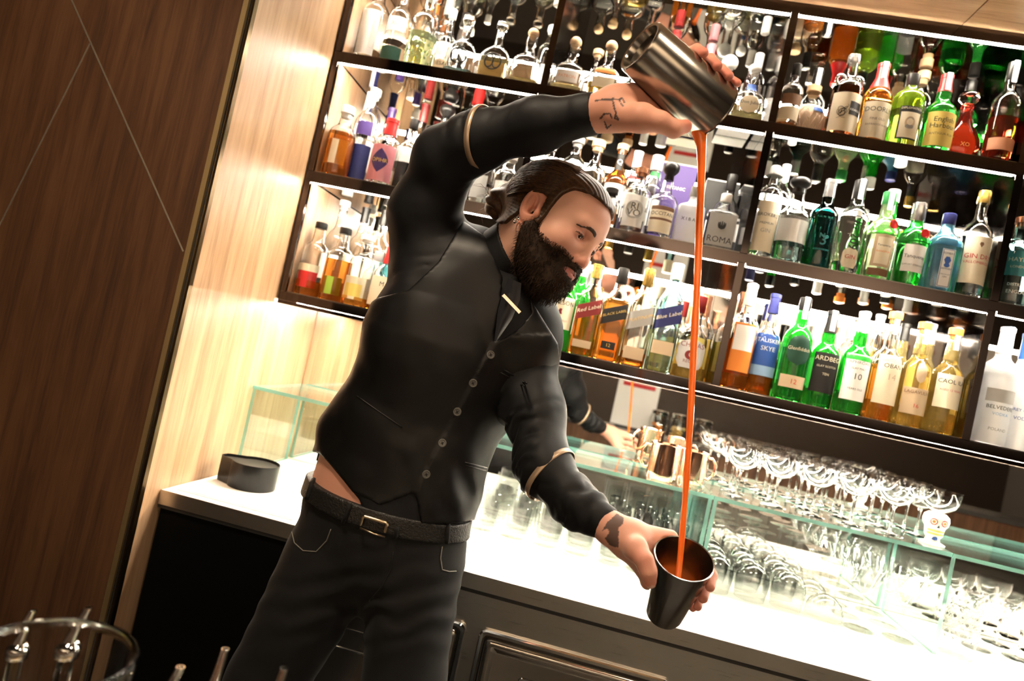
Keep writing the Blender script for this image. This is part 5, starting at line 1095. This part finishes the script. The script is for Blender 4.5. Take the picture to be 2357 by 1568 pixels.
# ---- tins, hands
def tin(name, B0, R0, rb, rr, label, inside):
    ax = Vector(R0-B0); L = ax.length; o = tag(empty(name, tuple(B0)), label, 'shaker tin'); o.rotation_mode = 'QUATERNION'; o.rotation_quaternion = Vector((0, 0, 1)).rotation_difference(ax.normalized())
    t = .0012; prof = [(.0005, .012), (rb*.78, .012), (rb*.84, .0008), (rb*.95, 0), (rb, .004), (rb+(rr-rb)*.97, L-.007), (rr, L-.003), (rr+.0014, L-.0015), (rr+.0012, L), (rr-.0008, L-.0006), (rr-.0012, L-.004), (rb-t, .016), (.0005, .015)]
    ob('tin_body', lathe_mesh('tin_body', prof, 48, M_TIN, 30), o); return o, nz(R0-B0), L
B1, R1 = P(1472, 105, -.800), P(1640, 258, -.712); t1, a1, L1 = tin('shaker_tin', B1, R1, .0440, .0510, 'large dull steel shaker tin tipped over in the raised hand', None)
B2, R2 = P(1527, 1416, -.690), P(1575, 1284, -.755); t2, a2, L2 = tin('shaker_tin', B2, R2, .0300, .0465, 'polished steel tin held low catching the orange pour', None)
def frame_for(a, side):                                        # e1 toward the palm side, e2 away from the camera
    e1 = nz(side-a*(side@a)); e2 = np.cross(a, e1); e2 = e2 if e2@CF > 0 else -e2; return e1, e2
def finger(s, B0, a, e1, e2, L, rb, rr, t, th0, th1, r0, r1, dt=0.0, steps=7, bulge=0.0):
    pts = []
    for i, th in enumerate(np.linspace(th0, th1, steps)):
        x = i/(steps-1); tt = t+dt*x; R_ = rb+(rr-rb)*tt; r = r0+(r1-r0)*x; pts.append((B0+a*L*tt+(R_+r*.97)*(e1*math.cos(th)+e2*math.sin(th)), r*(1.06 if i in (2, 4) else 1)))
    s.chain(pts, .004); return pts
TIPS = []
# raised right hand
e1, e2 = frame_for(a1, P(1440, 260, -.75)-P(1560, 190, -.75)); WR = P(1388, 258, -.755)
h1 = SDF(WR-[.10, .14, .10], R1+[.12, .16, .14], .0019)
for t, th1, r in ((.50, 3.50, .0093), (.67, 3.62, .0096), (.83, 3.60, .0092), (.96, 3.48, .0080)):
    pts = finger(h1, B1, a1, e1, e2, L1, .044, .051, t*.62+.14, .25, th1, r+.0015, r-.0012, dt=t*.38-.14); TIPS.append((pts[-1][0], nz(pts[-1][0]-pts[-2][0]), r))
pc = lambda t, th, o: B1+a1*L1*t+(.044+.007*t+o)*(e1*math.cos(th)+e2*math.sin(th))
h1.chain([(WR-nz(P(1388,258,-.755)-P(1235,289,-.715))*.05, .028), (WR, .0285), (P(1425, 250, -.762), .031)], .02)
h1.cone(P(1425, 248, -.757), pc(.42, .35, .014), .030, .017, .02); h1.cone(P(1425, 252, -.757), pc(.66, .35, .014), .028, .017, .02); h1.cone(P(1420, 240, -.750), pc(.26, .2, .012), .026, .014, .02)
h1.cone(pc(.42, .45, .011), pc(.80, .45, .011), .013, .012, .012)
TH = [(P(1430, 268, -.775), .025), (P(1478, 272, -.800), .0215), (P(1520, 281, -.808), .0150), (P(1551, 297, -.802), .0125), (P(1577, 291, -.790), .0108)]; h1.chain(TH, .010)
h1.cone(B1-a1*.004, R1+a1*.02, .0443, .0522, .0015, 's'); V, F = h1.mesh(1)
px_ = pix(V); C = np.tile(SK*[.95, .82, .78], (len(V), 1)); tip = np.zeros(len(V))
for c, d, r in TIPS+[(TH[-1][0], None, .011)]: tip = np.maximum(tip, np.exp(-(np.linalg.norm(V-c, axis=1)/.020)**2))
C = C*(1-tip[:, None]*[.06, .40, .42])
def ink(V, px_, paths, w_, C, face):
    for pth in paths:
        d = np.full(len(V), 1e9)
        for a, b in zip(pth[:-1], pth[1:]):
            a = np.array(a, float); e = np.array(b, float)-a; q = px_-a; t = np.clip((q@e)/(e@e), 0, 1); d = np.minimum(d, np.linalg.norm(q-t[:, None]*e, axis=1))
        m_ = (d < w_) & face; C[m_] = C[m_]*.10+np.array([.012, .014, .016])
face = vnormals(V, F)@-CF > 0
ink(V, px_, [[(1410, 227), (1424, 230), (1432, 226), (1437, 236)], [(1410, 231), (1414, 248), (1418, 262), (1415, 272), (1424, 276), (1417, 264)], [(1370, 232), (1390, 229), (1408, 230)], [(1381, 274), (1391, 262), (1404, 262), (1408, 272)], [(1392, 281), (1397, 296), (1406, 288)], [(1424, 230), (1434, 244)]], 1.9, C, face)
C *= (1+.05*vnoise(V, 60))[:, None]; skin_add(V, F, C)
# lower left hand
e1, e2 = frame_for(a2, P(1440, 1260, -.73)-P(1560, 1320, -.73)); WL = P(1410, 1219, -.735)
h2 = SDF(WL-[.09, .13, .14], R2+[.12, .16, .12], .0019); TIPS2 = []
for t, th1, r in ((.80, 3.42, .0090), (.60, 3.46, .0092), (.42, 3.40, .0086), (.24, 3.0, .0076)):
    pts = finger(h2, B2, a2, e1, e2, L2, .030, .0465, t+.03, .45, th1, r+.0012, r-.0012, dt=-.03); TIPS2.append((pts[-1][0], r))
pc2 = lambda t, th, o: B2+a2*L2*t+(.030+.0165*t+o)*(e1*math.cos(th)+e2*math.sin(th))
h2.chain([(WL-nz(WL-P(1325, 1158, -.70))*.05, .025), (WL, .0255), (P(1440, 1235, -.738), .0275)], .015)
for t in (.86, .68, .50, .34): h2.cone(P(1450, 1243, -.735), pc2(t, .55, .011), .026, .0135, .015)
h2.cone(pc2(.90, .55, .010), pc2(.40, .55, .010), .014, .012, .010); h2.cone(P(1465, 1232, -.728), pc2(.92, 1.1, .010), .020, .0115, .012)
TH2 = [(P(1442, 1248, -.750), .021), (P(1464, 1264, -.776), .0175), (P(1483, 1290, -.796), .0130), (P(1492, 1316, -.800), .0118), (P(1496, 1338, -.796), .0100)]; h2.chain(TH2, .009)
h2.cone(B2-a2*.01, R2+a2*.02, .0300, .0490, .0015, 's'); V, F = h2.mesh(1); px_ = pix(V); C = np.tile(SK*[1.0, .90, .88], (len(V), 1)); tip = np.zeros(len(V))
for c, r in TIPS2+[(TH2[-1][0], .011), (TH2[2][0], .011)]: tip = np.maximum(tip, .8*np.exp(-(np.linalg.norm(V-c, axis=1)/.018)**2))
C = C*(1-tip[:, None]*[.05, .36, .38]); face = vnormals(V, F)@-CF > -.2
tat = polyd(px_, [(1395, 1205), (1420, 1182), (1436, 1192), (1434, 1206), (1424, 1215), (1424, 1262), (1404, 1256), (1392, 1240), (1402, 1226), (1398, 1215), (1386, 1222)]); m_ = (tat < 0) & face; C[m_] = C[m_]*.16+np.array([.02, .022, .024])
C *= (1+.05*vnoise(V, 60))[:, None]; skin_add(V, F, C)
body = quad_mesh('body', np.concatenate(SKV)-PO, np.concatenate(SKF), M_SKIN, person, np.concatenate(SKC))
# thumb nails
for (c, r), prev, up in ((TH2[-1], TH2[-2][0], nz(-CF+.2*CU)),):
    d = nz(c-prev); s_ = nz(np.cross(d, up)); nn = nz(np.cross(s_, d)); nn = nn if nn@up > 0 else -nn; V = []; F = []
    for i in range(5):
        for j in range(5): u = -1+2*i/4; v = -.5+j/4*1.6; V.append(c+s_*u*.0068*(1-.12*max(0, v))+d*v*.0075+nn*(r*1.0-.0030*u*u-.0022*max(0, v)**2))
    for i in range(4):
        for j in range(4): a = i*5+j; F.append((a, a+1, a+6, a+5))
    mb = MB(); mb.add(V, F); mpart('thumb_nail', mb, pmat('nail', (.72, .46, .38), .25))

# ---- the pour
pr = [((1608, 300), .0125), ((1611, 312), .0115), ((1614, 335), .0082), ((1615, 380), .0066), ((1613, 450), .0060), ((1609, 540), .0064), ((1606, 620), .0060), ((1603, 690), .0052), ((1600, 740), .0062), ((1597, 800), .0056), ((1593, 880), .0052), ((1589, 960), .0056), ((1585, 1030), .0046), ((1580, 1100), .0054), ((1576, 1160), .0042), ((1571, 1220), .0050), ((1567, 1270), .0046), ((1561, 1330), .0046), ((1556, 1365), .0046)]
m = MB(); n_ = len(pr); pts = [P(*p, -.722-.030*i/(n_-1)) for i, (p, r) in enumerate(pr)]; rr = [r for p, r in pr]
PT = []; RR = []
for i in range(n_-1):
    for t in (0, .25, .5, .75): PT.append(pts[i]*(1-t)+pts[i+1]*t); RR.append(rr[i]*(1-t)+rr[i+1]*t)
PT.append(pts[-1]); RR.append(rr[-1]); m.tube(PT, RR, 14)
M_ORANGE = pmat('orange_cocktail', (1.0, .20, .025), .15, sss=.5)
st = tag(m.build('cocktail_stream', M_ORANGE, None, True), 'thin stream of orange cocktail falling between the two tins', 'liquid')
lq = tag(MB().lathe([(.0005, 0), (.0310, .0), (.0323, .010), (.0005, .0101)], 36, tuple(B2+a2*L2*.26), True, a2).build('cocktail', M_ORANGE, None, True, 40), 'orange cocktail filling the bottom of the lower tin', 'liquid')
# ------------------------------------------------------------------ front bar around the camera: seen at the lower left and in the mirror
fb = tag(empty('front_bar', (0, 0, 0)), 'dark front bar with raised top facing the back bar', 'bar counter')
box('bar_base', (-1.2, -1.90, 0.0), (3.6, -1.26, .905), M_STEEL, fb, .002)
box('station_top', (-1.2, -1.50, .906), (3.6, -1.22, .93), M_STEEL, fb, .002)
box('raised_front', (-1.2, -1.95, .931), (3.6, -1.60, 1.105), M_WOOD_D, fb, .002)
box('bar_top', (-1.2, -2.0, 1.106), (3.6, -1.585, 1.13), pmat('dark_stone', (.05, .045, .04), .25), fb, .003)
# big clear mixing glass at the lower left
gl = PZ(128, 1500, 1.076); o = tag(empty('stirring_glass', (gl[0], gl[1], .9305)), 'large clear blurred glass in the lower left foreground', 'glass')
ob('glass_body', lathe_mesh('glass_body', [(.052, 0), (.055, .004), (.060, .06), (.066, .140), (.0665, .1435), (.0640, .1465), (.0610, .1435), (.0600, .138), (.054, .060), (.048, .014), (.001, .013)], 48, pmat('thick_clear_glass', (.97, .98, .97), 0, trans=1.0, ior=1.45)), o)
m = MB()
for k in range(12): a = 2*PI*k/12; m.tube([(.0535*math.cos(a), .0535*math.sin(a), .012), (.0565*math.cos(a), .0565*math.sin(a), .05), (.0605*math.cos(a), .0605*math.sin(a), .085)], .0016, 5)
m.build('cut_rib', MATS['thick_clear_glass'], o, True)
# speed rail with pouring bottles
sr = tag(empty('speed_rail', (0, -1.215, 0)), 'steel speed rail hung below the front bar holding pourer bottles', 'rack')
box('rail_tray', (.10, 0.0, .700), (1.30, .125, .706), M_STEEL, sr); box('rail_front', (.10, .125, .700), (1.30, .128, .78), M_STEEL, sr); box('rail_back', (.10, -.003, .700), (1.30, 0.0, .90), M_STEEL, sr)
def pourer_bottle(px, py, y, tilt, desc, liq='gold', cl='brass'):
    T = P(px, py, y); zb = .7065; h = T[2]-zb
    o = tag(empty('pourer_bottle', (T[0], y, zb), tilt), desc, 'bottle', 'pourer bottles in the speed rail'); hb = h-.055; r = .0265
    prof = chaikin([(f*hb, k*r, k*r, 2) for f, k in ((0, .93), (.012, 1), (.62, 1), (.70, .92), (.78, .5), (.84, .36), (1, .34))], 2); zf = .55*hb
    V, F = loft([s_ for s_ in prof if s_[0] < zf]+[(zf, *at(prof, zf))], 20); mk('liquid', V, F, gmat(liq), o)
    up = [(zf+.0001, *at(prof, zf))]+[s_ for s_ in prof if s_[0] > zf+.001]; V, F = loft(up, 20, True, True); mk('glass', V, F, gmat('smoke'), o)
    MB().lathe([(.0135, hb-.004), (.0140, hb+.006), (.0115, hb+.010), (.0085, hb+.013)], 18).build('pourer_collar', M_CHROME, o, True)
    n = MB(); n.lathe([(.0075, hb+.012), (.0055, hb+.028), (.0045, h-.004), (.0047, h), (.0034, h), (.0032, h-.01)], 14, (0, 0, 0), True); n.V = [(v[0]+.25*max(0, v[2]-hb-.012), v[1], v[2]) for v in n.V]; n.build('pourer_spout', M_CHROME, o, True, 40)
pourer_bottle(182, 1394, -1.150, 0.2, 'pourer bottle whose spout shows inside the blurred glass rim')
pourer_bottle(52, 1404, -1.132, 0.5, 'pourer bottle with its spout at the far left edge')
pourer_bottle(392, 1532, -1.172, 0.3, 'pourer bottle right of the blurred foreground glass', 'amber')
pourer_bottle(508, 1502, -1.118, 1.6, 'pourer bottle with the tallest spout before the trouser leg', 'gold')
pourer_bottle(641, 1546, -1.150, 1.4, 'pourer bottle with its spout below the left thigh', 'clear')
# seen in the mirror: storage jars, copper cups, sign and bowl on the raised top
def jar(x, y, desc, fill):
    o = tag(empty('storage_jar', (x, y, 1.1303)), desc, 'jar', 'jars on the front bar')
    ob('jar_glass', lathe_mesh('jar_glass', [(.050, 0), (.056, .004), (.058, .10), (.052, .125), (.046, .132), (.0445, .1325), (.050, .122), (.0555, .10), (.053, .008), (.001, .007)], 28), o)
    MB().lathe([(.050, .133), (.050, .150), (.044, .156), (.010, .158)], 24).build('jar_lid', M_CHROME, o, True, 40)
    q = MB()
    for k in range(26): a = RNG.uniform(0, 6.28); rr = RNG.uniform(0, .038); q.lathe([(.004, -.009), (.011, -.003), (.011, .003), (.004, .009)], 8, (rr*math.cos(a), rr*math.sin(a), .020+RNG.uniform(0, .055)))
    q.build('dried_fruit', pmat('dried_'+fill, CO[fill], .7), o, True)['kind'] = 'stuff'
jar(1.345, -1.72, 'glass jar of dried orange slices on the front bar', 'orange'); jar(1.475, -1.79, 'glass jar of golden dried fruit on the front bar', 'gold'); jar(1.615, -1.78, 'glass jar of brown spice on the front bar', 'brown')
def cup(x, y, desc, z=1.1303):
    o = tag(empty('copper_cup', (x, y, z)), desc, 'cup', 'copper cups on the front bar'); ob('cup_body', lathe_mesh('cup_body', [(.034, 0), (.037, .004), (.040, .085), (.0385, .0855), (.035, .007), (.001, .006)], 28, M_COPPER), o)
cup(1.80, -1.77, 'copper cup nearest the jars on the front bar'); cup(1.90, -1.76, 'second copper cup from the jars'); cup(2.00, -1.78, 'third copper cup from the jars')
sg = tag(empty('menu_sign', (1.20, -1.86, 1.1303)), 'white menu card standing on the front bar', 'sign'); box('sign_card', (-.13, -.004, .012), (.13, .0, .36), lmat('white'), sg, .001); box('sign_foot', (-.10, -.04, 0), (.10, .04, .012), M_BLACK, sg, .001); box('sign_band', (-.10, .0001, .26), (.10, .0015, .285), lmat('red'), sg)
bw = tag(empty('lime_bowl', (1.13, -1.36, .9305)), 'steel bowl with limes on the front bar station', 'bowl'); ob('bowl_body', lathe_mesh('bowl_body', [(.03, 0), (.05, .006), (.075, .05), (.074, .051), (.048, .009), (.001, .006)], 28, M_STEEL), bw)
for k, (x, y) in enumerate(((-.022, -.018), (.024, -.014), (.0, .026))):
    q = MB().lathe([(.0215*math.sin(t)+1e-4, -.024*math.cos(t)) for t in np.linspace(0, PI, 12)], 16, (0, 0, 0)); l_ = tag(q.build('lime', pmat('lime_skin', (.16, .34, .03), .4), None, True), ('lime nearest the front bar edge in steel bowl', 'lime beside the camera side of the steel bowl', 'topmost lime resting in the steel bowl')[k], 'lime', 'limes in the bowl'); l_.location = (1.13+x, -1.36+y, .9305+.009+.0245+.004*k)
